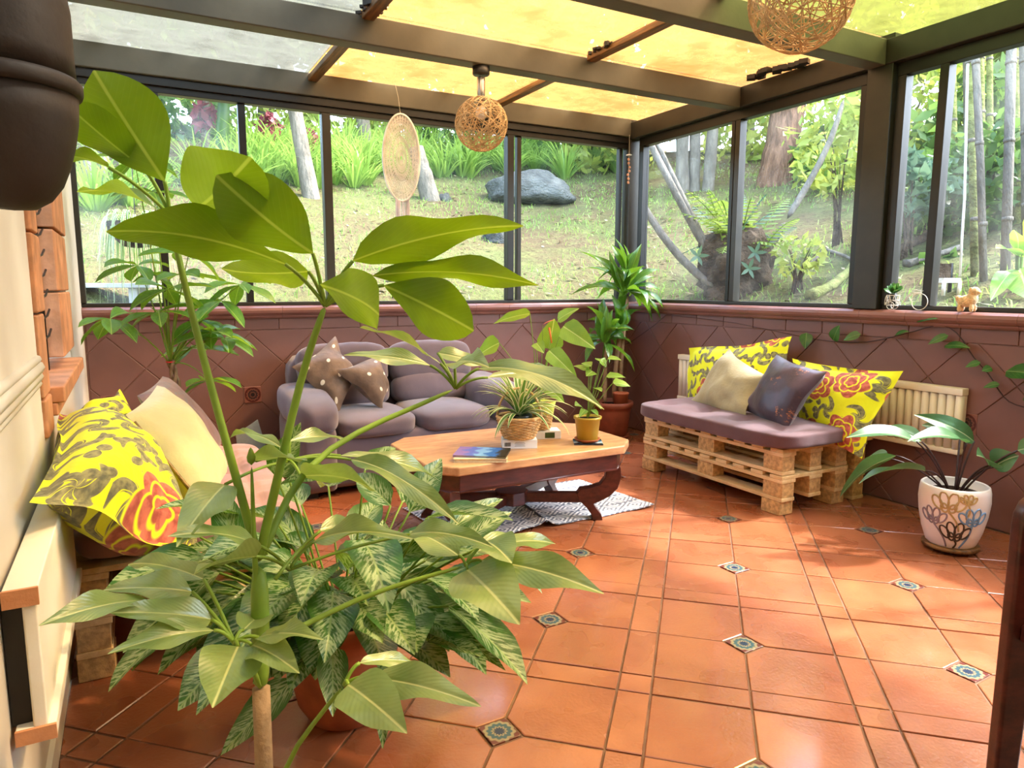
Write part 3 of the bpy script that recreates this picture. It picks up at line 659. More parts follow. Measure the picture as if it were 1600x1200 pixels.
# right sofa
feet(2.83, 3.33, 2.36, 3.43, ('chipboard foot block under the near front corner of the right pallet sofa', 'chipboard foot block under the left front corner of the right pallet sofa', 'chipboard foot block under the near rear corner of the right pallet sofa', 'chipboard foot block under the far rear corner of the right pallet sofa'))
pallet(2.83, 3.33, 2.35, 3.44, .073, 'pale pine pallet at the bottom of the right sofa stack')
pallet(2.83, 3.33, 2.355, 3.435, .211, 'pale pine pallet right under the plum seat pad')
pallet(3.40, 3.545, 2.36, 3.43, .001, 'narrow pine pallet against the wall behind the right sofa', nb=1, H_=.17)
pallet(3.40, 3.545, 2.36, 3.43, .173, 'narrow pine pallet stacked upon another behind the right sofa pad', nb=1, H_=.17)
def tuft(nx, ny, d): return lambda x, y: -d*math.exp(-((abs(((x+1)/2*nx) % 1-.5)*2-0)**2+(abs(((y+1)/2*ny) % 1-.5)*2-0)**2)*6) if abs(x) < .95 and abs(y) < .95 else 0
def biscuit(nx, ny, d): return lambda x, y: -d*(max(math.exp(-(min(((x+1)/2*nx) % 1, 1-((x+1)/2*nx) % 1)/.13)**2), math.exp(-(min(((y+1)/2*ny) % 1, 1-((y+1)/2*ny) % 1)/.13)**2)))
pad = part('seat_pad', puff((3.13, 2.885, .393), (.76, 1.19, .095), 7, 26, wr=.008, seed=2, dimple=tuft(2, 4, .032)), M['seatpad'], None, True)
tag(pad, 'plum brown tufted seat pad on the right pallet sofa', 'cushion')
# right sofa pillows
def C(*a, **k): return at(*a, **k)
cushion('floral_pillow', pillow(C(1074, 543, X=3.45), C(1238, 526, X=3.47), C(1232, 640, X=3.30), C(1066, 634, X=3.34), .17, .10, seed=1), M['floral'], 'lime floral pillow leaning on the wall behind the olive pillow', 'lime floral pillows')
cushion('floral_pillow', pillow(C(1238, 560, X=3.40), C(1412, 580, X=3.40), C(1345, 716, X=3.2), C(1232, 672, X=3.24), .18, .10, seed=5), M['floral'], 'lime floral pillow at the right end, draped over the pallet edge', 'lime floral pillows')
cushion('satin_pillow', pillow(C(1136, 543, X=3.28), C(1204, 590, X=3.16), C(1164, 656, X=3.02), C(1070, 634, X=3.12), .13, .05, seed=3, wr=.02), M['olive'], 'olive grey satin pillow leaning on the right pallet sofa')
cushion('embroidered_pillow', pillow(C(1216, 555, X=3.22), C(1291, 580, X=3.12), C(1224, 678, X=2.98), C(1160, 640, X=3.08), .16, .03, seed=4, wr=.012), M['purple'], 'dark plum satin pillow between the olive and the right lime pillow')
# left sofa
feet(-.2, .42, 2.275, 3.36, ('chipboard foot block under the near corner of the left pallet sofa beside the wall', 'chipboard foot block under the far wall corner of the left pallet sofa', 'chipboard foot block under the near open corner of the left pallet sofa', 'chipboard foot block under the far open corner of the left pallet sofa'))
pallet(-.2, .42, 2.27, 3.37, .073, 'brown pine pallet at the bottom of the left sofa stack')
pallet(-.2, .42, 2.27, 3.37, .211, 'brown pine pallet right under the dusty rose pad')
pad = part('seat_pad', puff((.145, 2.85, .394), (.69, 1.16, .09), 7, 56, wr=.004, seed=8, dimple=biscuit(5, 8, .016)), M['seatpink'], None, True)
tag(pad, 'dusty rose tufted seat pad on the left pallet sofa', 'cushion')
cushion('floral_pillow', pillow(C(96, 642, Y=2.62), C(196, 690, Y=2.62), C(322, 884, Y=2.13), C(52, 776, X=-.195), .28, .09, seed=7, n=28), M['floral'], 'big lime floral pillow nearest the camera against the cream wall', 'lime floral pillows')
cushion('floral_pillow', pillow(C(112, 642, Y=3.05), C(188, 614, Y=3.12), C(262, 700, Y=2.98), C(130, 742, Y=2.72), .16, .08, seed=9), M['floral'], 'lime floral pillow tucked behind the khaki pillow on the left sofa', 'lime floral pillows')
t1, b1 = C(196, 648, Y=2.36), C(326, 806, Y=2.26); o_ = Vector((.10, .42, .03))
bp = cushion('velvet_pillow', pillow(t1, t1+o_, b1+o_, b1, .17, 0, seed=6, pinch=.05, wr=.012), M['beige'], 'khaki velvet pillow with a brass zip along its edge')
zp = MB(); zp.tube([t1*(1-k/12)+b1*k/12+Vector((.004, -.004, .004))+(t1-t1-o_*.05)*math.sin(k/12*math.pi)*-.2 for k in range(1, 12)], .006, 6); part('zip', zp, M['zip'], bp, True)
t1, b1 = C(214, 618, Y=2.86), C(322, 738, Y=2.80); o_ = Vector((.10, .40, .02))
cushion('embroidered_pillow', pillow(t1, t1+o_, b1+o_, b1, .13, 0, seed=11, pinch=.05), M['embro'], 'brown embroidered pillow standing behind the khaki pillow')

# ------------------------------------------------------------------ loveseat
s = thing('loveseat', (1.45, 4.15, 0), 'mauve grey two-seat sofa against the back wall', 'sofa')
part('base', puff((1.45, 4.12, .19), (1.34, .72, .30), 14, 12, wr=.003), M['sofa'], s, True)
part('back_frame', puff((1.43, 4.44, .42), (1.2, .2, .66), 8, 12, wr=.004), M['sofa'], s, True)
for k, x in enumerate((1.2, 1.68)):
    part('seat_cushion', puff((x, 4.02, .372), (.485, .62, .13), 4.2, 16, wr=.007, seed=k+20, bulge=.18), M['sofa'], s, True)
for k, x in enumerate((1.15, 1.72)):
    rx = Matrix.Rotation(R(-12), 3, 'X')
    b = part('back_cushion', puff((x, 4.31, .665), (.56, .2, .27), 4.2, 16, rx, .009, k+30, bulge=.05), M['sofa'], s, True)
    part('lumbar_roll', puff((x, 4.265, .50), (.55, .2, .2), 3.6, 14, rx, .009, k+35), M['sofa'], b, True)
for k, x in enumerate((.86, 2.05)):
    a = part('arm', puff((x, 4.06, .47), (.25, .78, .2), 3.4, 16, Matrix.Rotation(R(4), 3, 'X'), .008, k+40), M['sofa'], s, True)
    part('arm_panel', puff((x, 4.08, .22), (.2, .7, .4), 9, 10, wr=.003), M['sofa'], a, True)
for x in (.82, 2.06):
    for y in (3.82, 4.4): part('foot', MB().lohi((x-.03, y-.03, 0), (x+.03, y+.03, .05)), M['frame_dk'], s)
cushion('dotted_pillow', pillow(C(523, 527, Y=4.28), C(560, 585, Y=4.10), C(530, 648, Y=3.98), C(456, 574, Y=4.12), .15, .07, seed=12), M['dots'], 'brown polka dot pillow leaning on the left arm of the loveseat', 'dotted pillows')
cushion('dotted_pillow', pillow(C(590, 555, Y=4.16), C(608, 606, Y=4.02), C(598, 640, Y=3.93), C(523, 578, Y=4.0), .15, .07, seed=14), M['dots'], 'smaller brown polka dot pillow in the middle of the loveseat', 'dotted pillows')

# ------------------------------------------------------------------ coffee table
TZ = .395
TX0, TX1, TY0, TY1 = 1.075, 2.165, 2.64, 3.32; CL = .105
t = thing('coffee_table', (1.62, 2.98, 0), 'low coffee table with honey top, clipped corners and dark curved legs', 'table')
def octo(g): x0, x1, y0, y1 = TX0+g, TX1-g, TY0+g, TY1-g; c = CL-g*.4; return [(x0+c, y0), (x1-c, y0), (x1, y0+c), (x1, y1-c), (x1-c, y1), (x0+c, y1), (x0, y1-c), (x0, y0+c)]
part('table_top', MB().prism(octo(0), TZ-.042, TZ), M['tabletop'], t, bevel=.008, seg=3)
o8 = octo(.035); i8 = octo(.06)
for k in range(8):
    a, b, c_, d_ = o8[k], o8[(k+1) % 8], i8[(k+1) % 8], i8[k]
    part('apron', MB().prism([a, b, c_, d_], TZ-.125, TZ-.042), M['mahog'], t, bevel=.003)
    part('bead', MB().tube([(a[0], a[1], TZ-.122), (b[0], b[1], TZ-.122)], .006, 6), M['mahog'], t, True)
ctr = Vector((1.62, 2.98, 0))
for sx, sy in ((-1, -1), (1, -1), (1, 1), (-1, 1)):
    cor = Vector((TX1-.075 if sx > 0 else TX0+.075, TY1-.075 if sy > 0 else TY0+.075, 0)); dv = (ctr-cor); dv.z = 0; dv.normalize(); pv = Vector((-dv.y, dv.x, 0))
    outer = [(0, .275), (-.005, .225), (.012, .165), (.05, .125), (.10, .098), (.13, .085), (.115, .06), (.09, .03), (.083, 0)]
    inner = [(.135, 0), (.14, .03), (.165, .065), (.20, .10), (.215, .135), (.20, .16), (.15, .168), (.10, .185), (.075, .22), (.07, .275)]
    poly = outer+inner; n = len(poly); mb = MB()
    vs = [cor+dv*q+pv*w+Vector((0, 0, z+.0)) for w in (-.028, .028) for q, z in poly]
    mb.add(vs, [tuple(range(n)), tuple(range(2*n-1, n-1, -1))]+[(k, n+k, n+(k+1) % n, (k+1) % n) for k in range(n)])
    lg = part('leg', mb, M['mahog'], t, bevel=.004)
    e = cor+dv*.17; mb = MB(); q = (ctr-e); L = q.length-.05; a = math.atan2(dv.y, dv.x)
    mb.box((e+dv*L/2)+Vector((0, 0, .115)), (L, .042, .05), Matrix.Rotation(a, 3, 'Z')); part('stretcher', mb, M['mahog'], t, bevel=.004)
part('hub', MB().prism([(1.62+.085*math.cos(R(22.5+45*k)), 2.98+.085*math.sin(R(22.5+45*k))) for k in range(8)], .085, .15), M['mahog'], t, bevel=.005)
# rug
rc = [at(1020, 793, z=0), at(930, 762, z=0), at(700, 845, z=0), at(745, 855, z=0)]
A = Vector((2.37, 2.78, 0)); e1 = Vector((-1.12, -.02, 0)); e2 = Vector((-.06, .62, 0)); mb = MB(); n1, n2 = 40, 16; vs = []; uv = []
for layer in (1, 0):
    for i in range(n1+1):
        for j in range(n2+1):
            a, b = i/n1, j/n2; p = A+e1*a+e2*b; edge = .006*math.sin(a*26)*(1-b)
            w = max(0, .006*noise.noise(Vector((a*5, b*4, 2))))+max(0, .03*math.exp(-((a-.60+.12*b)/.022)**2))+max(0, .012*math.sin(a*9+2)*(1-b)**3)
            vs.append((p.x, p.y-edge, .004+.004*layer+w)); uv.append((a+.001, b+.001))
    o = len(vs)
m_ = (n1+1)*(n2+1); fs = [(i*(n2+1)+j, i*(n2+1)+j+1, (i+1)*(n2+1)+j+1, (i+1)*(n2+1)+j) for i in range(n1) for j in range(n2)]
ring = [i*(n2+1) for i in range(n1+1)]+[n1*(n2+1)+j for j in range(1, n2+1)]+[i*(n2+1)+n2 for i in range(n1-1, -1, -1)]+[j for j in range(n2-1, 0, -1)]
mb.add(vs, fs+[tuple(i+m_ for i in f[::-1]) for f in fs]+[(ring[k], ring[(k+1) % len(ring)], ring[(k+1) % len(ring)]+m_, ring[k]+m_) for k in range(len(ring))], uv)
rg = part('rug', mb, M['rug'], None, True); tag(rg, 'grey and white woven rug crumpled under the coffee table', 'rug')
part('seam', MB().tube([A+e1*(.60-.12*b/8)+e2*(b/8)+Vector((0, 0, .036)) for b in range(9)], .007, 6), M['ink'], rg, True)

# ------------------------------------------------------------------ things on the table
def slab(name, c, dx, dy, z0, h, ang, m, parent=None, bevel=.001):
    return part(name, MB().box((c[0], c[1], z0+h/2), (dx, dy, h), Matrix.Rotation(ang, 3, 'Z')), m, parent, bevel=bevel, seg=1)
def uvtop(o, dx, dy, ang):
    me = o.data; l = me.uv_layers.new(name='UVMap') if not me.uv_layers else me.uv_layers[0]
    c, s_ = math.cos(-ang), math.sin(-ang)
    xs_ = [v.co.x for v in me.vertices]; ys_ = [v.co.y for v in me.vertices]; cx_, cy_ = (min(xs_)+max(xs_))/2, (min(ys_)+max(ys_))/2
    for lp in me.loops:
        p = me.vertices[lp.vertex_index].co; x, y = p.x-cx_, p.y-cy_; l.data[lp.index].uv = ((x*c-y*s_)/dx+.5, (x*s_+y*c)/dy+.5)
def book(c, dx, dy, z0, h, ang, cover, label, paper=M['paper']):
    t = thing('book', (c[0], c[1], z0), label, 'book')
    slab('pages', c, dx-.008, dy-.008, z0+.0015, h-.003, ang, paper, t)
    for z in (z0, z0+h-.002): o = slab('cover', c, dx, dy, z, .002, ang, cover, t, 0); uvtop(o, dx, dy, ang)
    return t
bc = at(752, 716, z=TZ)
book((bc.x, bc.y), .17, .235, TZ+.0005, .017, R(62), M['paper'], 'cream paged paperback lying under the blue book')
book((bc.x+.012, bc.y+.014), .17, .235, TZ+.018, .009, R(54), M['cover1'], 'glossy blue landscape book on top of the paperback')
def box_thing(c, dx, dy, h, ang, label, photo):
    t = thing('cardboard_box', (c[0], c[1], TZ), label, 'box')
    slab('carton', c, dx, dy, TZ+.0005, h, ang, M['card'], t)
    ux, uy = Vector((math.cos(ang), math.sin(ang), 0)), Vector((math.sin(ang), -math.cos(ang), 0)); f = Vector((c[0], c[1], TZ))+uy*(dy/2+.0006)
    mb = MB()
    if photo: mb.box(f+ux*.02+Vector((0, 0, h/2)), (.05, .001, h*.7), Matrix.Rotation(ang, 3, 'Z')); part('photo_label', mb, M['cover3'], t)
    else:
        for k in range(11): mb.box(f+ux*(-dx/2+.012+k*.0026)+Vector((0, 0, h*.5)), (.0013 if k % 3 else .002, .001, h*.45), Matrix.Rotation(ang, 3, 'Z'))
        part('barcode', mb, M['ink'], t); mb = MB()
        for k in range(4): mb.box(f+ux*.0+Vector((0, 0, h*(.3+.14*k))), (.05-.006*(k % 2), .0008, .0014), Matrix.Rotation(ang, 3, 'Z'))
        part('small_print', mb, M['ink'], t)
b1c = at(818, 700, z=TZ); BX1 = (b1c.x-.005, b1c.y+.035)
box_thing(BX1, .165, .09, .042, R(-24), 'white cardboard box with a barcode under the spider plant basket', False)
b2c = at(858, 686, z=TZ); BX2 = (b2c.x+.0, b2c.y+.05)
box_thing(BX2, .155, .10, .04, R(-20), 'white cardboard box with a green picture under the rear basket', True)
def weave_basket(name, c, r0, r1, h, z0, label, rows=15, stakes=26):
    t = thing(name, (c[0], c[1], z0), label, 'basket'); mb = MB(); n = stakes*4
    for i in range(rows):
        f = i/(rows-1); r = r0+(r1-r0)*f**.8; z = z0+.006+(h-.012)*f
        mb.tube([(c[0]+(r+.0035*math.sin(stakes/2*a*2*math.pi/n*1.0+math.pi*(i % 2)))*math.cos(2*math.pi*a/n), c[1]+(r+.0035*math.sin(stakes/2*a*2*math.pi/n+math.pi*(i % 2)))*math.sin(2*math.pi*a/n), z) for a in range(n)], h/rows*.56, 5, closed=True)
    part('weave', mb, M['wicker'], t, True); mb = MB()
    for k in range(stakes):
        a = 2*math.pi*(k+.5)/stakes; mb.tube([(c[0]+(r0+(r1-r0)*f**.8)*math.cos(a), c[1]+(r0+(r1-r0)*f**.8)*math.sin(a), z0+.004+(h-.006)*f) for f in (0, .5, 1)], .003, 5)
    part('stake', mb, M['wicker'], t, True)
    part('rim', MB().tube([(c[0]+r1*math.cos(a*math.pi/16), c[1]+r1*math.sin(a*math.pi/16), z0+h) for a in range(32)], .0075, 6, closed=True), M['wicker'], t, True)
    part('base', MB().lathe([(r0-.002, .003), (r0-.002, .008)], 24, (c[0], c[1], z0)), M['wicker'], t, True)
    return t
BK1 = (BX1[0]-.0, BX1[1]+.0); BK2 = (BX2[0]-.02, BX2[1]+.02)
bk = weave_basket('wicker_basket', BK1, .072, .105, .105, TZ+.0435, 'shallow straw basket with a hoop handle on the white box')
def hoop(c, r, z, h, ang): return [(c[0]+r*math.cos(a)*math.cos(ang), c[1]+r*math.cos(a)*math.sin(ang), z+h*math.sin(a)) for a in [math.pi*k/20 for k in range(21)]]
part('handle', MB().tube(hoop(BK1, .103, TZ+.148, .135, R(-28)), .0055, 6), M['wicker'], bk, True)
bk2 = weave_basket('wicker_basket', BK2, .055, .075, .125, TZ+.0415, 'tall straw basket with a lime cloth liner behind the spider plant', 17, 22)
lin = MB().lathe([(.076, .082), (.079, .10), (.083, .125), (.084, .14), (.079, .142), (.076, .125)], 40, (BK2[0], BK2[1], TZ+.0415), lambda th, i: .03*math.sin(5*th+i)+.012*math.sin(11*th))
part('cloth_liner', lin, M['liner'], bk2, True)
mgc = at(922, 693, z=TZ)
mg = slab('magazine', (mgc.x, mgc.y+.02), .14, .12, TZ+.0005, .006, R(-30), M['cover2'], None, 0); uvtop(mg, .14, .12, R(-30)); tag(mg, 'dark blue magazine under the mustard pot', 'magazine')
MPC = (mgc.x, mgc.y+.025)
sc_ = part('plant_saucer', MB().lathe([(.0, 0), (.05, 0), (.062, .012), (.064, .016), (.06, .016), (.05, .006), (0, .006)], 32, (MPC[0], MPC[1], TZ+.007)), M['terra'], None, True); tag(sc_, 'small terracotta saucer under the mustard pot', 'saucer')

# ------------------------------------------------------------------ radiators
def radiator(toW, L, z0, z1, label, ends):
    """toW(s, q): s along, q out of the wall"""
    c = toW(L/2, 0); t = thing('radiator', (c[0], c[1], z0), label, 'radiator', 'wall radiators'); th = .05
    def bx_(name, s0, s1, q0, q1, a, b, m): 
        p, q = toW(s0, q0), toW(s1, q1); return part(name, MB().lohi((min(p[0], q[0]), min(p[1], q[1]), a), (max(p[0], q[0]), max(p[1], q[1]), b)), M[m], t, bevel=.003, seg=1)
    bx_('top_rail', 0, L, .008, th+.012, z1-.035, z1, 'white'); bx_('bottom_rail', 0, L, .008, th+.006, z0, z0+.025, 'white')
    n = int(L/.042)
    for k in range(n):
        s_ = L*(k+.5)/n; p = toW(s_, th-.012); part('fin', MB().tube([(p[0], p[1], z0+.025), (p[0], p[1], z1-.035)], .0195, 8), M['white'], t, True)
    bx_('back_panel', .005, L-.005, .004, th-.015, z0+.02, z1-.03, 'white')
    if ends:
        for a, b in ends:
            bx_('wooden_end', a, b, .006, th+.014, z1-.037, z1-.001, 'terra'); bx_('wooden_end', a, b, .006, th+.008, z0-.002, z0+.024, 'terra')
    return t
radiator(lambda s_, q: (CX-q, 1.90+s_), 2.02, .335, .665, 'cream finned wall radiator behind the right pallet sofa', None)
def flat_heater():
    t = thing('panel_heater', (LX+.04, 1.8, .34), 'white flat panel heater low on the cream wall', 'heater')
    part('front_panel', MB().lohi((LX+.035, 1.42, .365), (LX+.058, 2.22, .60)), M['white'], t, bevel=.004)
    part('top_rail', MB().lohi((LX+.008, 1.42, .60), (LX+.062, 2.22, .632)), M['white'], t, bevel=.003)
    part('bottom_rail', MB().lohi((LX+.008, 1.42, .345), (LX+.07, 2.22, .372)), M['white'], t, bevel=.003)
    part('wooden_end', MB().lohi((LX+.008, 1.412, .60), (LX+.062, 1.419, .632)), M['brick'], t); part('wooden_end', MB().lohi((LX+.008, 1.412, .345), (LX+.07, 1.419, .372)), M['brick'], t)
    part('back_panel', MB().lohi((LX+.002, 1.44, .37), (LX+.034, 2.2, .60)), M['frame_dk'], t)
flat_heater()

# ------------------------------------------------------------------ hanging things
def wicker_lamp(c, r, ztop, label, seed):
    rn = random.Random(seed); c = Vector(c); t = thing('pendant_lamp', (c.x, c.y, c.z-r), label, 'lamp', 'wicker ball pendants'); mb = MB()
    for k in range(54):
        ax = Vector((rn.gauss(0, 1), rn.gauss(0, 1), rn.gauss(0, 1))).normalized(); off = rn.uniform(-.55, .55); a = ax.orthogonal().normalized(); b = ax.cross(a); rr = math.sqrt(1-off*off)
        ph = rn.random()*6; mb.tube([c+(ax*(off+.06*math.sin(2*th+ph))+(a*math.cos(th)+b*math.sin(th))*rr).normalized()*r*(1+rn.uniform(-.012, .012)) for th in [2*math.pi*q/30 for q in range(30)]], .0019, 4, closed=True)
    part('wicker_shell', mb, M['wickerlamp'], t, True)
    part('socket', MB().lathe([(.0, -.03), (.019, -.03), (.021, .05), (.021, .12), (.014, .126), (0, .126)], 20, (c.x, c.y, c.z+r-.025)), M['steel'], t, True)
    part('cord', MB().tube([(c.x, c.y, c.z+r+.10), (c.x, c.y, ztop-.03)], .004, 6), M['steel'], t, True)
    part('canopy', MB().lathe([(0, -.04), (.042, -.04), (.045, -.035), (.045, 0), (0, 0)], 24, (c.x, c.y, ztop)), M['blackm'], t, True)
    part('bulb', MB().lathe([(0, -.055), (.02, -.05), (.03, -.03), (.028, -.01), (.014, .02), (.013, .03)], 16, (c.x, c.y, c.z+r-.06)), M['card'], t, True)
l1 = at(752, 194, Y=3.47); wicker_lamp((l1.x, 3.47, l1.z), .138, 2.294, 'wicker ball pendant lamp hanging whole from the middle beam', 3)
l2 = at(1242, 2, d=1.98); wicker_lamp((l2.x, 1.45, l2.z+.0), .14, 2.294, 'wicker ball pendant lamp cut off by the top of the picture', 5)
dc = at(627, 247, Y=4.42); t = thing('dream_catcher', (dc.x, 4.42, 1.2), 'white oval dream catcher hanging before the back window', 'dream catcher')
ang = R(20); ca, sa = math.cos(ang), math.sin(ang); rx, rz = .115, .27
def el(th, k=1): return Vector((dc.x+rx*k*math.cos(th)*ca, 4.42+rx*k*math.cos(th)*sa*-1, dc.z+rz*k*math.sin(th)))
part('hoop', MB().tube([el(2*math.pi*k/48) for k in range(48)], .008, 6, closed=True), M['whitewire'], t, True)
mb = MB()
for k in range(40):
    for d_ in (5, 8, 11, 14, 17, 19): mb.tube([el(2*math.pi*k/40, .98), el(2*math.pi*(k+d_+.3)/40, .98)], .0011, 3)
for k in (.3, .5, .7, .85): mb.tube([el(2*math.pi*q/36, k) for q in range(36)], .0007, 3, closed=True)
part('web', mb, M['whitewire'], t)
mb = MB()
for k in range(46):
    x = random.uniform(-.045, .05); p = Vector((dc.x+x, 4.42+random.uniform(-.01, .01), dc.z-rz*math.sqrt(max(.1, 1-(x/rx)**2)))); L = random.uniform(.42, .5)
    mb.tube([p, p+Vector((random.uniform(-.004, .004), 0, -L*.5)), p+Vector((random.uniform(-.008, .008), 0, -L))], .0024, 3)
part('fringe', mb, mat('pale_lilac_thread', srgb(206, 200, 208), .7, .2), t)
part('string', MB().tube([el(math.pi/2), el(math.pi/2)+Vector((-.012, 0, .10)), (dc.x-.02, 4.45, 2.43)], .0012, 4), M['rope'], t)
mb = MB()
for k in range(5): mb.tube([(dc.x-.03+.015*k, 4.42, 1.235), (dc.x-.03+.015*k, 4.42, 1.21)], .004, 5)
part('bead', mb, M['red'], t, True)
ch = at(983, 240, Y=4.50); t = thing('hanging_charm', (ch.x, 4.5, 1.93), 'small string of orange shell charms by the corner post', 'charm')
part('string', MB().tube([(ch.x, 4.5, 2.32), (ch.x, 4.5, 1.95)], .001, 4), M['rope'], t)
part('disc', MB().lathe([(0, 0), (.022, 0), (.022, .006), (0, .006)], 16, (ch.x, 4.5, 2.165)), M['card'], t, True)
for k in range(7): part('shell', puff((ch.x+random.uniform(-.008, .008), 4.5, 2.135-k*.029), (.022, .012, .024), 2, 4, Matrix.Rotation(random.random()*3, 3, 'Y'), 0), M['brick'], t, True)

# dark clay planter close to the camera at the upper left
pq = at(4, 130, d=.70); pb = at(4, 326, d=.70); pc = Vector((pq.x, pq.y, pb.z)); hb_ = pq.z-pb.z
t = thing('hanging_planter', pc, 'dark brown clay hanging planter close up in the upper left corner', 'planter')
part('bowl', MB().lathe([(0, 0), (.02, .002), (.034, .011), (.045, .026), (.053, .046), (.059, .068), (.063, .09), (.065, hb_-.008)], 48, pc), M['planter'], t, True)
part('rim_band', MB().lathe([(.064, hb_-.009), (.068, hb_-.008), (.0695, hb_-.004), (.0695, hb_+.004), (.066, hb_+.008), (.064, hb_+.009)], 48, pc), M['planter'], t, True)
part('neck', MB().lathe([(.064, hb_+.009), (.0635, hb_+.03), (.0635, hb_+.075), (.060, hb_+.10), (.055, hb_+.105), (.052, hb_+.10), (.052, hb_+.05), (0, hb_+.05)], 48, pc), M['planter'], t, True)
hg = MB()
for k in range(3):
    a = 2*math.pi*k/3+.4; hg.tube([(pc.x+.056*math.cos(a), pc.y+.056*math.sin(a), pc.z+hb_+.1), (pc.x, pc.y, 2.05), (pc.x, pc.y, 2.44)], .0015, 4)
part('hanger', hg, M['frame_dk'], t)

# wooden chair at the right edge
ax_ = RT.copy(); ax_.z = 0; ax_.normalize(); ay_ = Vector((-ax_.y, ax_.x, 0)); DCH = 1.5
c0 = at(1577, 1000, d=DCH); c0.z = 0; zt = at(1600, 762, d=DCH).z
t = thing('wooden_chair', c0+ax_*.25, 'dark wooden chair with a rounded solid side cut off by the right edge', 'chair')
mch = Matrix(((ax_.x, 0, ay_.x, c0.x), (ax_.y, 0, ay_.y, c0.y), (0, 1, 0, 0), (0, 0, 0, 1)))
outl = [(0, 0), (.05, 0), (.06, .30), (.44, .30), (.45, 0), (.50, 0), (.50, zt-.05), (.48, zt-.015), (.44, zt), (.055, zt), (.03, zt-.008), (.012, zt-.025), (.002, zt-.05), (0, zt-.08)]
part('side_panel', MB().prism(outl, 0, .035, mch), M['mahog'], t, bevel=.008, seg=3)
part('side_panel', MB().prism(outl, -.46, -.425, mch), M['mahog'], t, bevel=.008, seg=3)
part('seat', MB().prism([(.02, .40), (.48, .40), (.48, .44), (.02, .44)], -.42, 0, mch), M['mahog'], t, bevel=.006)
part('backrest', MB().prism([(.44, .44), (.48, .44), (.48, zt+.1), (.44, zt+.1)], -.42, 0, mch), M['mahog'], t, bevel=.006)
part('arm_pad', MB().prism([(.045, zt), (.42, zt), (.41, zt+.018), (.055, zt+.018)], -.002, .037, mch), M['batten'], t, bevel=.006)

# ledge ornaments
lz = 1.0362
bk0 = at(1400, 483, X=3.552); t = thing('bicycle_planter', (3.552, bk0.y, lz), 'tiny white wire bicycle planter with a green succulent on the ledge', 'planter')
Y_ = lambda px: at(px, 480, X=3.552).y
def circ(y, z, r, n=20, x=3.552): return [(x, y+r*math.cos(2*math.pi*k/n), z+r*math.sin(2*math.pi*k/n)) for k in range(n)]
wy = Y_(1436); part('wheel', MB().tube(circ(wy, lz+.044, .042), .0022, 5, closed=True), M['whitewire'], t, True)
fb = MB(); 
for q in range(4): fb.tube([(3.552+.008*(q-1.5), Y_(1411)-.0, lz+.03+.01*q), (3.552+.004*(q-1.5), Y_(1422), lz+.075+.006*q), (3.552, Y_(1438), lz+.09)], .0016, 4)
fb.tube([(3.552, wy, lz+.044), (3.552, Y_(1437), lz+.098), (3.552-.0, Y_(1430), lz+.104), (3.552-.015, Y_(1425), lz+.10)], .002, 5); fb.tube([(3.535, Y_(1436), lz+.1), (3.569, Y_(1437), lz+.1)], .002, 5)
part('frame', fb, M['whitewire'], t, True)
bc_ = Y_(1394); bs = MB()
for q, z in ((.027, .075), (.026, .05), (.024, .022)): bs.tube([(3.552+q*.8*math.cos(a), bc_+q*1.25*math.sin(a), lz+z) for a in [2*math.pi*k/20 for k in range(20)]], .0018, 4, closed=True)
for k in range(9):
    a = 2*math.pi*k/9; bs.tube([(3.552+.02*math.cos(a+th*.35)+.004*math.cos(th), bc_+.031*math.sin(a+th*.12), lz+.048+.024*math.sin(th)) for th in [2*math.pi*j/12 for j in range(12)]], .0014, 4, closed=True)
part('basket', bs, M['whitewire'], t, True)
for q in (-.018, .018): part('wheel', MB().tube(circ(bc_, lz+.022, .02, 16, 3.552+q), .002, 5, closed=True), M['whitewire'], t, True)
part('pot', MB().lathe([(0, .03), (.014, .03), (.019, .085), (.017, .085), (0, .08)], 16, (3.552, bc_, lz)), M['blackpl'], t, True)
dg = at(1509, 489, X=3.552)
def dog():
    bm = bmesh.new()
    def el_(c, s_): bmesh.ops.create_icosphere(bm, subdivisions=3, radius=1, matrix=Matrix.Translation(c) @ Matrix.Diagonal((*s_, 1)))
    el_((0, 0, .052), (.026, .045, .029)); el_((0, -.022, .062), (.027, .026, .034)); el_((0, -.03, .098), (.023, .024, .022)); el_((0, -.05, .094), (.011, .012, .009)); el_((0, .04, .064), (.016, .014, .016))
    for x in (-.013, .013):
        for y in (-.03, .026): el_((x, y, .02), (.0095, .010, .021))
        el_((x*1.45, -.024, .104), (.007, .009, .014))
    me = bpy.data.meshes.new('plush_dog'); bm.to_mesh(me); bm.free(); me.materials.append(mat('golden_plush', srgb(226, 188, 136), .95, .1, 60, .3, 160, 1, .006, sheen=.5))
    o = link('plush_dog', me, None, loc=(3.553, dg.y, lz-.0005)); m = o.modifiers.new('remesh', 'REMESH'); m.mode = 'VOXEL'; m.voxel_size = .0028; m.use_smooth_shade = True
    tx = bpy.data.textures.new('fur', 'CLOUDS'); tx.noise_scale = .008; d = o.modifiers.new('fur', 'DISPLACE'); d.texture = tx; d.strength = .0045; d.mid_level = .5
    tag(o, 'small golden plush dog standing on the window ledge', 'toy'); return o
dog()
gb = at(372, 690, Y=4.42); t = thing('grey_board', (gb.x, 4.42, 0), 'grey cut board leaning on the wall left of the loveseat', 'board')
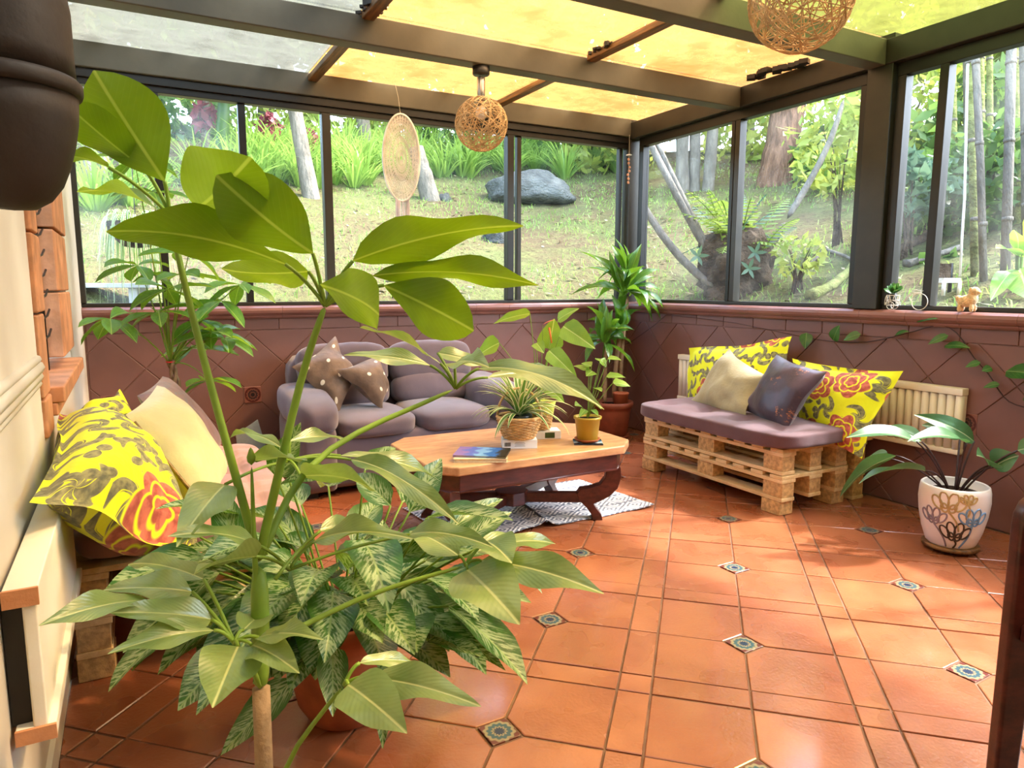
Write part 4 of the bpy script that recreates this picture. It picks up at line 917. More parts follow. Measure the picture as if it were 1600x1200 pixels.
part('board', MB().add([at(345, 672, Y=4.48), at(388, 667, Y=4.50), at(402, 700, Y=4.42), Vector((at(402, 700, Y=4.42).x+.02, 4.36, .002)), Vector((at(350, 700, Y=4.4).x, 4.36, .002))][0:0] or [(.52, 4.45, .26), (.66, 4.52, .33), (.72, 4.36, .0), (.52, 4.36, .0), (.52, 4.463, .262), (.66, 4.533, .332), (.72, 4.373, .0), (.52, 4.373, .0)], [(0, 1, 2, 3), (7, 6, 5, 4), (0, 4, 5, 1), (1, 5, 6, 2), (2, 6, 7, 3), (3, 7, 4, 0)]), M['foam'], t)
# ------------------------------------------------------------------ leaves
def prof_ovate(t): return (math.sin(math.pi*min(1, t**.72))**.8)*(1-.25*t)*1.12 if 0 < t < 1 else 0
def prof_lance(t): return math.sin(math.pi*t**.85)**.9 if 0 < t < 1 else 0
def prof_obov(t): return math.sin(math.pi*min(1, t**1.25))**.75 if 0 < t < 1 else 0
def prof_heart(t): return min(1, (t/.12)**.5)*math.cos(t*math.pi/2)**.8 if 0 < t < 1 else (0 if t >= 1 else .3)
def prof_strap(t): return min(1, t*12+.5)*(1-t**3.5)
PROF = dict(ovate=prof_ovate, lance=prof_lance, obov=prof_obov, heart=prof_heart, strap=prof_strap)
def leaf_pts(L, W, prof='ovate', bow=.1, fold=.2, wave=.03, nl=10, nw=4, seed=0, droop=0.0):
    """blade along +X from base (0,0,0) to tip (L,0,0) whatever the bow; width +-Y; upper face +Z"""
    pf = PROF[prof]; vs = []; uv = []
    for i in range(nl+1):
        t = i/nl; w = max(pf(t), .015)*W/2
        for j in range(nw+1):
            s = j/nw*2-1
            z = bow*L*4*t*(1-t)*(1 if not droop else 1)+fold*abs(s)*w+wave*L*math.sin(t*9+seed*2.3+(2 if s > 0 else 0))*abs(s)**1.5*math.sin(math.pi*t)
            z -= droop*L*(max(0, t-.55)/.45)**2*0
            vs.append(Vector((t*L, s*w, z))); uv.append((t+.0005, .5+s*.5*max(pf(t), .015)+.0005))
    n = nw+1; fs = [(i*n+j, (i+1)*n+j, (i+1)*n+j+1, i*n+j+1) for i in range(nl) for j in range(nw)]
    return vs, fs, uv
def frame_of(base, tip, nrm):
    x = (tip-base).normalized(); n = nrm-x*nrm.dot(x)
    n = n.normalized() if n.length > 1e-4 else x.orthogonal().normalized()
    y = n.cross(x); return Matrix(((x.x, y.x, n.x, base.x), (x.y, y.y, n.y, base.y), (x.z, y.z, n.z, base.z), (0, 0, 0, 1)))
def leaf(parent, base, tip, W, nrm, m, prof='ovate', bow=.1, fold=.2, wave=.03, nl=10, nw=4, seed=0, name='leaf'):
    base, tip = Vector(base), Vector(tip); vs, fs, uv = leaf_pts((tip-base).length, W, prof, bow, fold, wave, nl, nw, seed)
    mw = frame_of(base, tip, nrm); mb = MB(); mb.add([mw @ v for v in vs], fs, uv); return part(name, mb, m, parent, True)
_lc = {}
def leaf_inst(parent, base, tip, W, nrm, m, prof='ovate', bow=.1, fold=.2, wave=.03, nl=7, nw=2, name='leaf'):
    """alike leaves share one of four unit meshes"""
    k = (m.name, prof, round(bow, 2), nl, nw, random.randrange(4))
    if k not in _lc:
        vs, fs, uv = leaf_pts(1, 1, prof, bow, fold, wave, nl, nw, k[-1]*1.7); mb = MB(); mb.add(vs, fs, uv); _lc[k] = mb.mesh(name, m, True)
    base, tip = Vector(base), Vector(tip); L = (tip-base).length
    return link(name, _lc[k], parent, mw=frame_of(base, tip, nrm) @ Matrix.Diagonal((L, W, L*.8, 1)))
def bez(a, b, c, n=8):
    a, b, c = Vector(a), Vector(b), Vector(c); return [a*(1-t)**2+b*2*t*(1-t)+c*t*t for t in [k/n for k in range(n+1)]]
UPV = Vector((0, 0, 1))
def vleaf(parent, bp, bd, tp, td, wpx, k, m, prof='ovate', bow=.06, fold=.25, wave=.03, stalk=None, seed=0, rad=.003):
    """a single foreground leaf: base and tip given by bearing and distance; k>0 shows its top to the room, k<0 its underside"""
    b, t = at(*bp, d=bd), at(*tp, d=td); view = (CAM-(b+t)/2).normalized()
    n = UPV*(1-abs(k))+view*k
    leaf(parent, b, t, wpx*1.14/F*(bd+td)/2, n, m, prof, bow, fold, wave*1.6, 14, 6, seed)
    if stalk is not None: part('leaf_stalk', MB().tube(bez(stalk, (Vector(stalk)+b)/2+Vector((0, 0, .012)), b, 6), [rad*1.2]+[rad]*6, 6), M['stem'], parent, True)
def pot(name, c, prof, m, label, cat='pot', soil=None, n=40, z0=0):
    t = thing(name, (c[0], c[1], z0), label, cat)
    return t

# ---- tall umbrella plant in the foreground
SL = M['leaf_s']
sb = at(412, 1230, d=1.17)
uplant = thing('umbrella_plant', (sb.x, sb.y, 0), 'tall umbrella plant with broad yellow green leaves right in the foreground', 'plant')
part('pot', MB().lathe([(0, .0), (.09, .0), (.10, .02), (.125, .20), (.14, .205), (.14, .245), (.128, .245), (.12, .2), (0, .19)], 40, (sb.x, sb.y, 0)), M['terra'], uplant, True)
part('soil', MB().lathe([(.118, .2), (.06, .212), (0, .215)], 24, (sb.x, sb.y, 0)), M['soil'], uplant, True)
def A(x, y, d): return at(x, y, d=d)
def stem(pts, r0, r1, m=M['stem'], name='stem'):
    n = len(pts); part(name, MB().tube(pts, [r0+(r1-r0)*i/(n-1) for i in range(n)], 10), m, uplant, True, sub=1)
fork = A(404, 880, 1.16)
part('trunk', MB().tube([(sb.x, sb.y, .2), A(412, 1180, 1.17), A(408, 1075, 1.165)], [.016, .015, .015], 10), M['cane'], uplant, True)
part('stem', MB().tube([A(408, 1078, 1.165), A(407, 1030, 1.165), A(407, 960, 1.16), fork], [.0145, .015, .016, .015], 10), M['stem'], uplant, True, sub=1)
W1, W2, W3 = A(266, 337, 1.08), A(508, 478, 1.12), A(712, 607, 1.42)
stem([fork, A(395, 840, 1.16), A(370, 750, 1.15), A(320, 570, 1.12), A(282, 420, 1.09), W1], .009, .0045)
stem([fork, A(412, 840, 1.155), A(440, 720, 1.15), A(470, 590, 1.13), A(496, 510, 1.12), W2], .009, .005)
stem([fork, A(425, 830, 1.18), A(470, 730, 1.25), A(560, 672, 1.33), A(640, 640, 1.38), W3], .008, .0045)
stem([A(404, 960, 1.16), A(398, 880, 1.15), A(395, 790, 1.14), A(393, 725, 1.13)], .006, .0025)
part('bud', MB().lathe([(0, 0), (.006, .006), (.007, .014), (.003, .026), (0, .03)], 10, A(393, 727, 1.13)), M['stem'], uplant, True)
V = lambda *a, **k: vleaf(uplant, *a, **k)
V((257, 283), 1.06, (146, 110), .98, 108, -.75, SL, prof='obov', bow=-.05, stalk=W1, seed=1)
V((226, 264), 1.06, (98, 158), .93, 62, -.6, SL, prof='obov', bow=-.04, stalk=W1, seed=2)
V((170, 262), 1.0, (78, 246), .86, 34, -.3, SL, prof='lance', bow=.05, stalk=W1, seed=3)
V((306, 327), 1.05, (392, 246), .90, 118, -.8, SL, prof='obov', bow=-.06, stalk=W1, seed=4)
V((250, 330), 1.10, (120, 300), 1.25, 46, -.4, SL, bow=.05, stalk=W1, seed=15)
V((489, 396), 1.08, (338, 274), .92, 104, -.72, SL, prof='obov', bow=-.07, stalk=W2, seed=5)
V((446, 413), 1.07, (166, 362), .90, 84, -.55, SL, prof='obov', bow=.10, stalk=W2, seed=6)
V((482, 424), 1.10, (346, 420), 1.2, 54, -.7, SL, bow=-.05, stalk=W2, seed=7)
V((551, 408), 1.10, (818, 353), 1.05, 66, -.62, SL, prof='ovate', bow=.09, wave=.04, stalk=W2, seed=8)
V((582, 431), 1.11, (842, 446), 1.12, 46, -.6, SL, prof='lance', bow=.09, wave=.04, stalk=W2, seed=9)
V((600, 446), 1.12, (740, 517), 1.08, 84, -.75, SL, prof='obov', bow=.04, stalk=W2, seed=10)
V((500, 445), 1.1, (592, 492), .94, 84, -.8, SL, prof='obov', bow=.05, stalk=W2, seed=11)
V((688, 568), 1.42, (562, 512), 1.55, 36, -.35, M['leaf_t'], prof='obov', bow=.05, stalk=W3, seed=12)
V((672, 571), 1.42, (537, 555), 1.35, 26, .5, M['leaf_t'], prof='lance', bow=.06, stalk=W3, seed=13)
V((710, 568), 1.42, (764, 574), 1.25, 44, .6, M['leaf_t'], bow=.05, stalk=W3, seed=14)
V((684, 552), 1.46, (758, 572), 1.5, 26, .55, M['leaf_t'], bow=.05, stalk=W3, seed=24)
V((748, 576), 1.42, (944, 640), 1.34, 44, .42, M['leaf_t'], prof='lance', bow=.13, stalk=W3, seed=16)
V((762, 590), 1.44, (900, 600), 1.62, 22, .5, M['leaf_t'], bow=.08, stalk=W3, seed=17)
# middle tier, pale skylight sheen painted into the leaf colour
W7 = A(452, 720, 1.3); W8 = A(430, 905, 1.12)
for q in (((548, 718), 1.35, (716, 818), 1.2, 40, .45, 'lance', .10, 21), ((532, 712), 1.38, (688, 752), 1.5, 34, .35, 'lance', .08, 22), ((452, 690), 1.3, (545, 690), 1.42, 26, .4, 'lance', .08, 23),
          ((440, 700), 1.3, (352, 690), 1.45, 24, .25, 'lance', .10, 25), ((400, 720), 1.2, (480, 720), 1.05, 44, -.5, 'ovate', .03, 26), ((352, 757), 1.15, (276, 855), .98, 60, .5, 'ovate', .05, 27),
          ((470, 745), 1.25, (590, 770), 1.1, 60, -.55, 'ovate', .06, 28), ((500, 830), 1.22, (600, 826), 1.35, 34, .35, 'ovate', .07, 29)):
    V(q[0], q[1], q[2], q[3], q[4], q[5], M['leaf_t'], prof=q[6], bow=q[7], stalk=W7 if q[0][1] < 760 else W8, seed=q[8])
W9 = A(452, 890, 1.2)
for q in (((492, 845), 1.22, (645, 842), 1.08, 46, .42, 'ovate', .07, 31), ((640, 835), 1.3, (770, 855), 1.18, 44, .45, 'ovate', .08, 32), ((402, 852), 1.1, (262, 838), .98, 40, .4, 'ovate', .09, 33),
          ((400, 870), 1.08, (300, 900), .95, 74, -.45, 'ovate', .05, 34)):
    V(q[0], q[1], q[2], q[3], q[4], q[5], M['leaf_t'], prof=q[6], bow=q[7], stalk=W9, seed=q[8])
# right-hand tier
W4 = A(728, 884, 1.34); stem([A(404, 1010, 1.165), A(470, 980, 1.22), A(560, 934, 1.28), A(650, 905, 1.32), W4], .006, .004)
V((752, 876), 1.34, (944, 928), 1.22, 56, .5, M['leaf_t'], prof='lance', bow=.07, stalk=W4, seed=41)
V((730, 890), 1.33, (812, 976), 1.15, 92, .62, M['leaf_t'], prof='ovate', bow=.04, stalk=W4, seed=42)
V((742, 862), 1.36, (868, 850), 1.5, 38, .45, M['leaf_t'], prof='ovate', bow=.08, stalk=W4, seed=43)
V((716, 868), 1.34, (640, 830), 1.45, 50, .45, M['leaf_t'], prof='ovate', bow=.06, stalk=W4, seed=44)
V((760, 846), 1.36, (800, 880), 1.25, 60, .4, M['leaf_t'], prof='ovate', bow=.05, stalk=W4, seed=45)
# left-hand tier
W5 = A(366, 1005, 1.08); stem([A(408, 1080, 1.165), A(395, 1040, 1.12), W5], .005, .004)
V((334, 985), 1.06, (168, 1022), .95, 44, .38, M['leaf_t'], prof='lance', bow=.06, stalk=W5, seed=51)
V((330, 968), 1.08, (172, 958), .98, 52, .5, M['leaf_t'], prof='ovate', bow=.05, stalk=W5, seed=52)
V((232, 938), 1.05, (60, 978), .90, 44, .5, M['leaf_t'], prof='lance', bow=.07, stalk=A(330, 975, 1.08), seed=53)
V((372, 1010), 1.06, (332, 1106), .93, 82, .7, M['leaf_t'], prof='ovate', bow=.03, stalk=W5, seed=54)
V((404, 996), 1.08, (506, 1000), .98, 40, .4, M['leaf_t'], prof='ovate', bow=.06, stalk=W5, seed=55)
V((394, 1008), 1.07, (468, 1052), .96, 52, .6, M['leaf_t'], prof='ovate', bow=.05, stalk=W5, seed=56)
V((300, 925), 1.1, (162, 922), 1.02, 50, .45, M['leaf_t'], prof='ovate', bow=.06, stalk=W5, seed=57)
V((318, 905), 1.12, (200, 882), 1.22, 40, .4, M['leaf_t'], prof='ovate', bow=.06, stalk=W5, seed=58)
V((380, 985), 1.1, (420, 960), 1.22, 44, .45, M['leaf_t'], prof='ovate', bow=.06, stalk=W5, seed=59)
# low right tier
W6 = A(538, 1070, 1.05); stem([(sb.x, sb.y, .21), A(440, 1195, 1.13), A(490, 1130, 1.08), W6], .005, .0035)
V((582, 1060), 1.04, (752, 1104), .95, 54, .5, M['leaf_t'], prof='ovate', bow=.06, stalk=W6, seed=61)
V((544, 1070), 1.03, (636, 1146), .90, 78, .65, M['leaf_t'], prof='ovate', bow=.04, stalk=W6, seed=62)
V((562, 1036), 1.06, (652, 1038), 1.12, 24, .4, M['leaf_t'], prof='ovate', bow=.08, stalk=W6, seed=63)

# ---- marbled aglaonema in its terracotta pot
ac = Vector((.45, 1.77, 0)); ag = thing('aglaonema', ac, 'bushy marbled green plant in a round terracotta pot on the floor', 'plant')
part('pot', MB().lathe([(0, .0), (.08, .0), (.10, .012), (.126, .06), (.14, .13), (.147, .22), (.149, .265), (.156, .267), (.158, .30), (.147, .305), (.14, .295), (.136, .26), (0, .25)], 48, ac), M['terra'], ag, True)
part('soil', MB().lathe([(.137, .262), (.08, .275), (0, .28)], 24, ac), M['soil'], ag, True)
rn = random.Random(11)
for k in range(84):
    a = rn.uniform(0, 2*math.pi) if k > 30 else rn.uniform(-3.4, -.2); e = rn.uniform(.15, 1.25); L1 = rn.uniform(.14, .40) if k < 62 else rn.uniform(.05, .2)
    dr = Vector((math.cos(a)*math.cos(e), math.sin(a)*math.cos(e), math.sin(e))); b0 = ac+Vector((math.cos(a)*rn.uniform(.02, .09), math.sin(a)*rn.uniform(.02, .09), .28)); b1 = b0+dr*L1
    L2 = rn.uniform(.17, .27); e2 = e-rn.uniform(.5, 1.3); dt = Vector((math.cos(a)*math.cos(e2), math.sin(a)*math.cos(e2), math.sin(e2)))
    tip = b1+dt*L2; tip.z = max(tip.z, .31 if math.sin(a) < .2 else .2); n = (UPV+dt*rn.uniform(-.2, .5)+Vector((rn.uniform(-.3, .3), rn.uniform(-.5, .1), 0)))
    part('leaf_stalk', MB().tube(bez(b0, b0+dr*L1*.6+Vector((0, 0, .02)), b1, 5), .0032, 5), M['stem'], ag, True)
    leaf_inst(ag, b1, tip, rn.uniform(.09, .125), n, M['leaf_a'], 'ovate', rn.choice((.06, .1)), .22, .03, 8, 4)
for bp, bd, tp, td, w, k_ in (((432, 745), 1.85, (470, 660), 1.8, 40, .8), ((450, 745), 1.85, (520, 745), 1.7, 46, .7), ((372, 880), 1.6, (342, 760), 1.75, 44, .85), ((640, 800), 1.9, (690, 716), 2.0, 44, .85), ((610, 790), 1.8, (556, 740), 1.9, 40, .7),
                              ((570, 735), 1.9, (618, 700), 2.05, 30, .6), ((560, 940), 1.6, (598, 1005), 1.4, 62, .8), ((520, 1010), 1.5, (520, 1120), 1.4, 40, .85), ((640, 965), 1.55, (652, 1020), 1.4, 62, .7), ((688, 975), 1.6, (790, 1048), 1.45, 32, .6), ((670, 1000), 1.55, (762, 1030), 1.42, 28, .5),
                              ((600, 880), 1.7, (598, 812), 1.75, 32, .85), ((500, 930), 1.6, (420, 935), 1.5, 34, .6), ((600, 1030), 1.5, (598, 1170), 1.42, 30, .7), ((460, 1060), 1.5, (345, 1180), 1.42, 44, .7), ((720, 850), 1.7, (800, 800), 1.8, 34, .5), ((700, 830), 1.75, (786, 780), 1.9, 30, .5)):
    b, t_ = A(*bp, bd), A(*tp, td); v = (CAM-b).normalized(); leaf_inst(ag, b, t_, w/F*bd*1.15, UPV*(1-k_)+v*k_, M['leaf_a'], 'ovate', .06, .22, .03, 8, 4)
    q = ac+Vector(((b.x-ac.x)*.3, (b.y-ac.y)*.3, .29)); part('leaf_stalk', MB().tube(bez(q, (q+b)/2+Vector((0, 0, .03)), b, 5), .0032, 5), M['stem'], ag, True)

# ---- money tree behind the left sofa
mc = Vector((.235, 3.78, 0)); mt = thing('money_tree', mc, 'braided money tree with palm shaped leaves behind the left pallet sofa', 'plant')
part('pot', MB().lathe([(0, 0), (.09, 0), (.10, .02), (.12, .34), (.135, .345), (.135, .40), (.122, .40), (.115, .36), (0, .35)], 36, mc), M['terra'], mt, True)
part('soil', MB().lathe([(.115, .36), (0, .37)], 24, mc), M['soil'], mt, True)
tp = at(266, 562, Y=3.78)
for k in range(3):
    part('stem', MB().tube([(mc.x+(tp.x-mc.x)*f+.014*math.cos(f*14+k*2.1), 3.78+.014*math.sin(f*14+k*2.1), .36+(tp.z-.36)*f) for f in [i/16 for i in range(17)]], .008, 6), M['cane'], mt, True)
mb = MB().tube([(tp.x+.02*math.cos(a), 3.78+.02*math.sin(a), .665+.006*math.sin(a*3)) for a in [k*.5 for k in range(13)]], .009, 6); part('ribbon', mb, M['red'], mt, True)
part('ribbon', MB().tube([(tp.x+.018*math.cos(a), 3.78+.018*math.sin(a), tp.z-.01) for a in [k*.5 for k in range(13)]], .004, 6), M['red'], mt, True)
rn = random.Random(4)
hubs = [((295, 397), 3.5), ((248, 488), 3.6), ((312, 500), 3.75), ((172, 498), 3.6), ((215, 415), 3.85), ((345, 470), 3.7), ((330, 520), 3.7), ((282, 430), 3.8), ((352, 530), 3.8), ((300, 545), 3.85), ((262, 452), 3.6), ((210, 250), 3.95), ((325, 595), 3.75), ((375, 445), 3.7), ((240, 300), 3.9)]
for i, (px, Y) in enumerate(hubs):
    h = at(*px, Y=Y); h.x = max(h.x, LX+.09); part('leaf_stalk', MB().tube(bez((tp.x, 3.78, tp.z-.02), Vector((tp.x, 3.78, tp.z))*.5+h*.5+Vector((0, 0, .06)), h, 8), [.005-.0004*q for q in range(9)], 6), M['stem'], mt, True)
    n = rn.choice((5, 6, 7)); a0 = rn.random()*6
    for k in range(n):
        a = a0+2*math.pi*k/n; e = rn.uniform(-.75, .1); dr = Vector((math.cos(a)*math.cos(e), math.sin(a)*math.cos(e), math.sin(e)))
        tq = h+dr*rn.uniform(.14, .23); tq.x = max(tq.x, LX+.035); tq.y = min(tq.y, CY-.03)
        leaf_inst(mt, h, tq, rn.uniform(.055, .08), UPV+Vector((rn.uniform(-.3, .3), rn.uniform(-.6, 0), 0)), M['leaf_m'], 'obov', rn.choice((.06, .1)), .2, .02, 7, 2)

# ---- spider plant
def rosette(root, c, n, L, W, m, prof, seed, e0=(.5, 1.3), drop=1.2):
    rn = random.Random(seed)
    for k in range(n):
        a = rn.uniform(0, 2*math.pi); e = rn.uniform(*e0); l = L*rn.uniform(.65, 1.1); pts = []; p = Vector(c); st = 9
        for i in range(st+1):
            t = i/st; ee = e-drop*(1.1-e/2)*t*1.5; pts.append(p.copy()); p = p+Vector((math.cos(a)*math.cos(ee), math.sin(a)*math.cos(ee), math.sin(ee)))*(l/st)
        side = Vector((-math.sin(a), math.cos(a), 0)); mb = MB(); vs = []; uv = []
        for i, q in enumerate(pts):
            w = W/2*max(.05, PROF[prof](max(.02, i/st)))
            for j in (-1, 0, 1): vs.append(q+side*j*w+Vector((0, 0, abs(j)*w*.35))); uv.append((i/st+.001, .5+j*.499))
        mb.add(vs, [(i*3+j, i*3+j+1, (i+1)*3+j+1, (i+1)*3+j) for i in range(st) for j in range(2)], uv); part('leaf', mb, m, root, True)
spz = TZ+.0435+.012; sp = thing('spider_plant', (BK1[0], BK1[1], spz), 'cream edged spider plant in a black pot inside the straw basket', 'plant')
part('pot', MB().lathe([(0, 0), (.05, 0), (.057, .085), (.063, .088), (.063, .102), (.056, .102), (.054, .088), (0, .08)], 28, (BK1[0], BK1[1], spz)), M['blackpl'], sp, True)
rosette(sp, (BK1[0], BK1[1], spz+.088), 62, .28, .026, M['strap'], 'strap', 5, (.5, 1.45), 1.45)
rosette(sp, (BK1[0], BK1[1], spz+.088), 9, .36, .026, M['strap'], 'strap', 9, (1.0, 1.4), .9)
# ---- anthurium
anz = TZ+.0415+.01; an = thing('anthurium', (BK2[0], BK2[1], anz), 'anthurium with long green leaves and a salmon flower in the lined basket', 'plant')
part('pot', MB().lathe([(0, 0), (.045, 0), (.052, .11), (.05, .115), (0, .11)], 24, (BK2[0], BK2[1], anz)), M['terra'], an, True)
part('soil', MB().lathe([(.047, .113), (0, .12)], 20, (BK2[0], BK2[1], anz)), M['soil'], an, True)
c0 = Vector((BK2[0], BK2[1], anz+.115)); D0 = (c0-CAM).dot(FW)
for bp, tp_, w, k, dd in (((828, 490), (771, 506), 26, -.5, 0), ((780, 536), (740, 562), 40, -.5, -.1), ((858, 545), (866, 498), 44, -.85, .05), ((880, 510), (930, 545), 40, .75, -.05), ((858, 548), (902, 592), 32, .7, -.1), ((838, 536), (850, 552), 22, .6, 0), ((872, 500), (905, 482), 26, .5, .1), ((850, 600), (882, 630), 26, .6, -.1)):
    b, t_ = A(*bp, D0+dd), A(*tp_, D0+dd-.05); v = (CAM-b).normalized(); leaf(an, b, t_, w/F*D0, UPV*(1-abs(k))+v*k, M['leaf_n'], 'heart', .05, .2, .03, 10, 4, bp[0])
    part('leaf_stalk', MB().tube(bez(c0, (c0+b)/2+Vector((0, 0, .04)), b, 6), .0022, 5), M['stem'], an, True)
for bp in ((848, 508), (862, 520)):
    b = A(*bp, D0); part('flower_stalk', MB().tube(bez(c0, (c0+b)/2+Vector((.01, 0, .02)), b, 6), .0018, 5), M['stem'], an, True)
f0 = A(848, 508, D0); leaf(an, f0, A(866, 500, D0-.03), .045, UPV+Vector((0, -.3, 0)), M['flower'], 'heart', .05, .1, 0, 8, 4, name='spathe'); part('spadix', MB().tube([A(858, 512, D0), A(862, 536, D0-.01)], [.006, .004], 8), M['spadix'], an, True)
# ---- mustard pot
mp = thing('young_plant', (MPC[0], MPC[1], TZ+.0135), 'young leafy plant in a mustard plastic pot on the table', 'plant')
z0 = TZ+.0135
part('pot', MB().lathe([(0, 0), (.046, 0), (.05, .004), (.062, .105), (.068, .107), (.069, .118), (.062, .118), (.06, .105), (0, .1)], 36, (MPC[0], MPC[1], z0)), M['mustard'], mp, True)
part('soil', MB().lathe([(.059, .106), (0, .112)], 20, (MPC[0], MPC[1], z0)), M['soil'], mp, True)
c0 = Vector((MPC[0], MPC[1], z0+.108)); D0 = (c0-CAM).dot(FW)
for bp, tp_, w in (((924, 572), (908, 568), 14), ((940, 566), (932, 560), 16), ((950, 560), (971, 563), 12), ((948, 588), (977, 590), 14), ((958, 598), (985, 604), 14), ((920, 578), (896, 572), 12), ((926, 580), (916, 588), 14), ((930, 606), (940, 612), 12), ((905, 632), (898, 634), 10), ((938, 562), (947, 574), 14), ((930, 630), (940, 640), 10), ((915, 640), (905, 652), 9), ((925, 640), (935, 650), 9)):
    b, t_ = A(*bp, D0), A(*tp_, D0+random.uniform(-.06, .06)); leaf(mp, b, t_, w/F*D0*1.5, UPV+Vector((random.uniform(-.3, .3), -.55, 0)), M['leaf_n'], 'heart', .05, .2, .02, 7, 2)
    part('leaf_stalk', MB().tube(bez(c0, (c0+b)/2+Vector((0, 0, .02)), b, 5), .0016, 5), M['stem'], mp, True)
# ---- dracaena in the corner
dcx = Vector((3.2, 4.27, 0)); dr_ = thing('dracaena', dcx, 'tall dracaena with pale canes in a terracotta pot in the room corner', 'plant')
part('pot', MB().lathe([(0, .03), (.105, .03), (.115, .04), (.14, .22), (.142, .245), (.155, .25), (.158, .265), (.158, .29), (.146, .292), (.138, .28), (0, .26)], 44, dcx), M['terrad'], dr_, True)
part('soil', MB().lathe([(.138, .268), (0, .278)], 24, dcx), M['soil'], dr_, True)
part('saucer', MB().lathe([(0, 0), (.12, 0), (.135, .025), (.138, .035), (.13, .035), (.115, .028), (0, .028)], 40, dcx), M['terrad'], dr_, True)
part('inner_pot', MB().lathe([(0, .0), (.05, .0), (.058, .09), (.062, .092), (.06, .10), (.05, .1), (.048, .09), (0, .085)], 28, (dcx.x+.02, dcx.y-.075, .265)), M['terra'], dr_, True)
for pts, hub in (([(970, 655), (968, 590), (974, 520), (982, 455)], None), ([(944, 660), (945, 600), (946, 540)], None), ([(958, 640), (962, 560), (978, 470)], None)):
    pp = [at(x, y, Y=4.27+.03*(i % 2)) for i, (x, y) in enumerate(pts)]; pp[0] = Vector((pp[0].x if abs(pp[0].x-dcx.x) < .1 else dcx.x-.05, 4.27, .27)); part('cane', MB().tube(pp, [.02, .018, .016, .014][:len(pp)], 10), M['cane'], dr_, True, sub=1)
rn = random.Random(21)
for px, n, L in (((976, 455), 30, .42), ((944, 532), 26, .34), ((978, 425), 10, .22), ((968, 510), 10, .24)):
    h = at(*px, Y=4.25)
    for k in range(n):
        a = rn.uniform(0, 2*math.pi); e = rn.uniform(-.8, .75) if k > 4 else rn.uniform(1.0, 1.4); l = L*rn.uniform(.6, 1.05)
        b = h+Vector((math.cos(a)*.02, math.sin(a)*.02, rn.uniform(-.03, .03))); d1 = Vector((math.cos(a)*math.cos(e), math.sin(a)*math.cos(e), math.sin(e))); t_ = b+d1*l
        t_.y = min(t_.y, CY-.03); t_.x = min(t_.x, CX-.03)
        leaf_inst(dr_, b, t_, rn.uniform(.058, .08), UPV+Vector((rn.uniform(-.6, .6), rn.uniform(-.9, 0), 0)), M['leaf_d'], 'lance', rn.choice((.14, .22)), .2, .04, 8, 2)
# ---- calathea in the white pot
WCX, WCY = 3.14, 1.69
wc = Vector((WCX, WCY, 0)); wp = thing('calathea', wc, 'dark stalked plant in a white pot painted with outline flowers', 'plant')
prof = [(0, .03), (.09, .03), (.098, .04), (.118, .10), (.132, .17), (.138, .23), (.136, .275), (.132, .295), (.126, .30), (.12, .295), (.122, .265), (0, .25)]
part('pot', MB().lathe(prof, 56, wc), M['potwhite'], wp, True); part('soil', MB().lathe([(.121, .26), (.07, .268), (0, .268)], 28, wc), M['soil'], wp, True)
sa_ = part('stand', MB().lathe([(0, .015), (.105, .015), (.112, .017), (.112, .03), (.105, .033), (0, .03)], 44, wc), M['batten'], wp, True)
for k in range(4):
    a = R(45+90*k)-.6; part('stand_leg', MB().tube([(wc.x+.085*math.cos(a), wc.y+.085*math.sin(a), 0), (wc.x+.085*math.cos(a), wc.y+.085*math.sin(a), .017)], .007, 8), M['batten'], sa_, True)
def pr_(z):
    for (r0, z0), (r1, z1) in zip(prof[1:8], prof[2:9]):
        if z0 <= z <= z1 and z1 > z0: return r0+(r1-r0)*(z-z0)/(z1-z0)
    return .13
ca0 = math.atan2(-wc.y, -wc.x)
def onpot(s, z): th = ca0+s/.125; r = pr_(z)+.0012; return Vector((wc.x+r*math.cos(th), wc.y+r*math.sin(th), z))
def flower(s0, z0, sc_, m, stalk):
    mb = MB()
    for k, (dx, dz, rx, rz, ro) in enumerate(((-.034, .02, .013, .026, .55), (-.014, .032, .013, .03, .2), (.012, .032, .014, .03, -.15), (.034, .02, .013, .026, -.55), (-.012, .004, .010, .016, .3), (.012, .004, .010, .016, -.3))):
        pts = []
        for q in range(18):
            th = 2*math.pi*q/18; x, z = rx*math.cos(th), rz*math.sin(th); pts.append(onpot(s0+(dx+x*math.cos(ro)-z*math.sin(ro))*sc_, min(.285, z0+(dz+x*math.sin(ro)+z*math.cos(ro))*sc_)))
        mb.tube(pts, .0038, 5, closed=True)
    mb.tube([onpot(s0+(stalk[0]-s0)*f+.01*math.sin(f*3), z0+(stalk[1]-z0)*f-.01*sc_*(1-f)) for f in [i/8 for i in range(9)]], .0038, 5)
    part('painted_flower', mb, m, wp, True)
flower(-.015, .215, 1.2, M['gold'], (.025, .12)); flower(-.07, .15, 1.0, M['mauveline'], (-.02, .04)); flower(.075, .16, 1.05, M['blueline'], (.04, .04)); flower(.015, .088, 1.15, M['darkline'], (.013, .038)); flower(.05, .25, .6, M['gold'], (.045, .18))
c0 = wc+Vector((0, 0, .265))
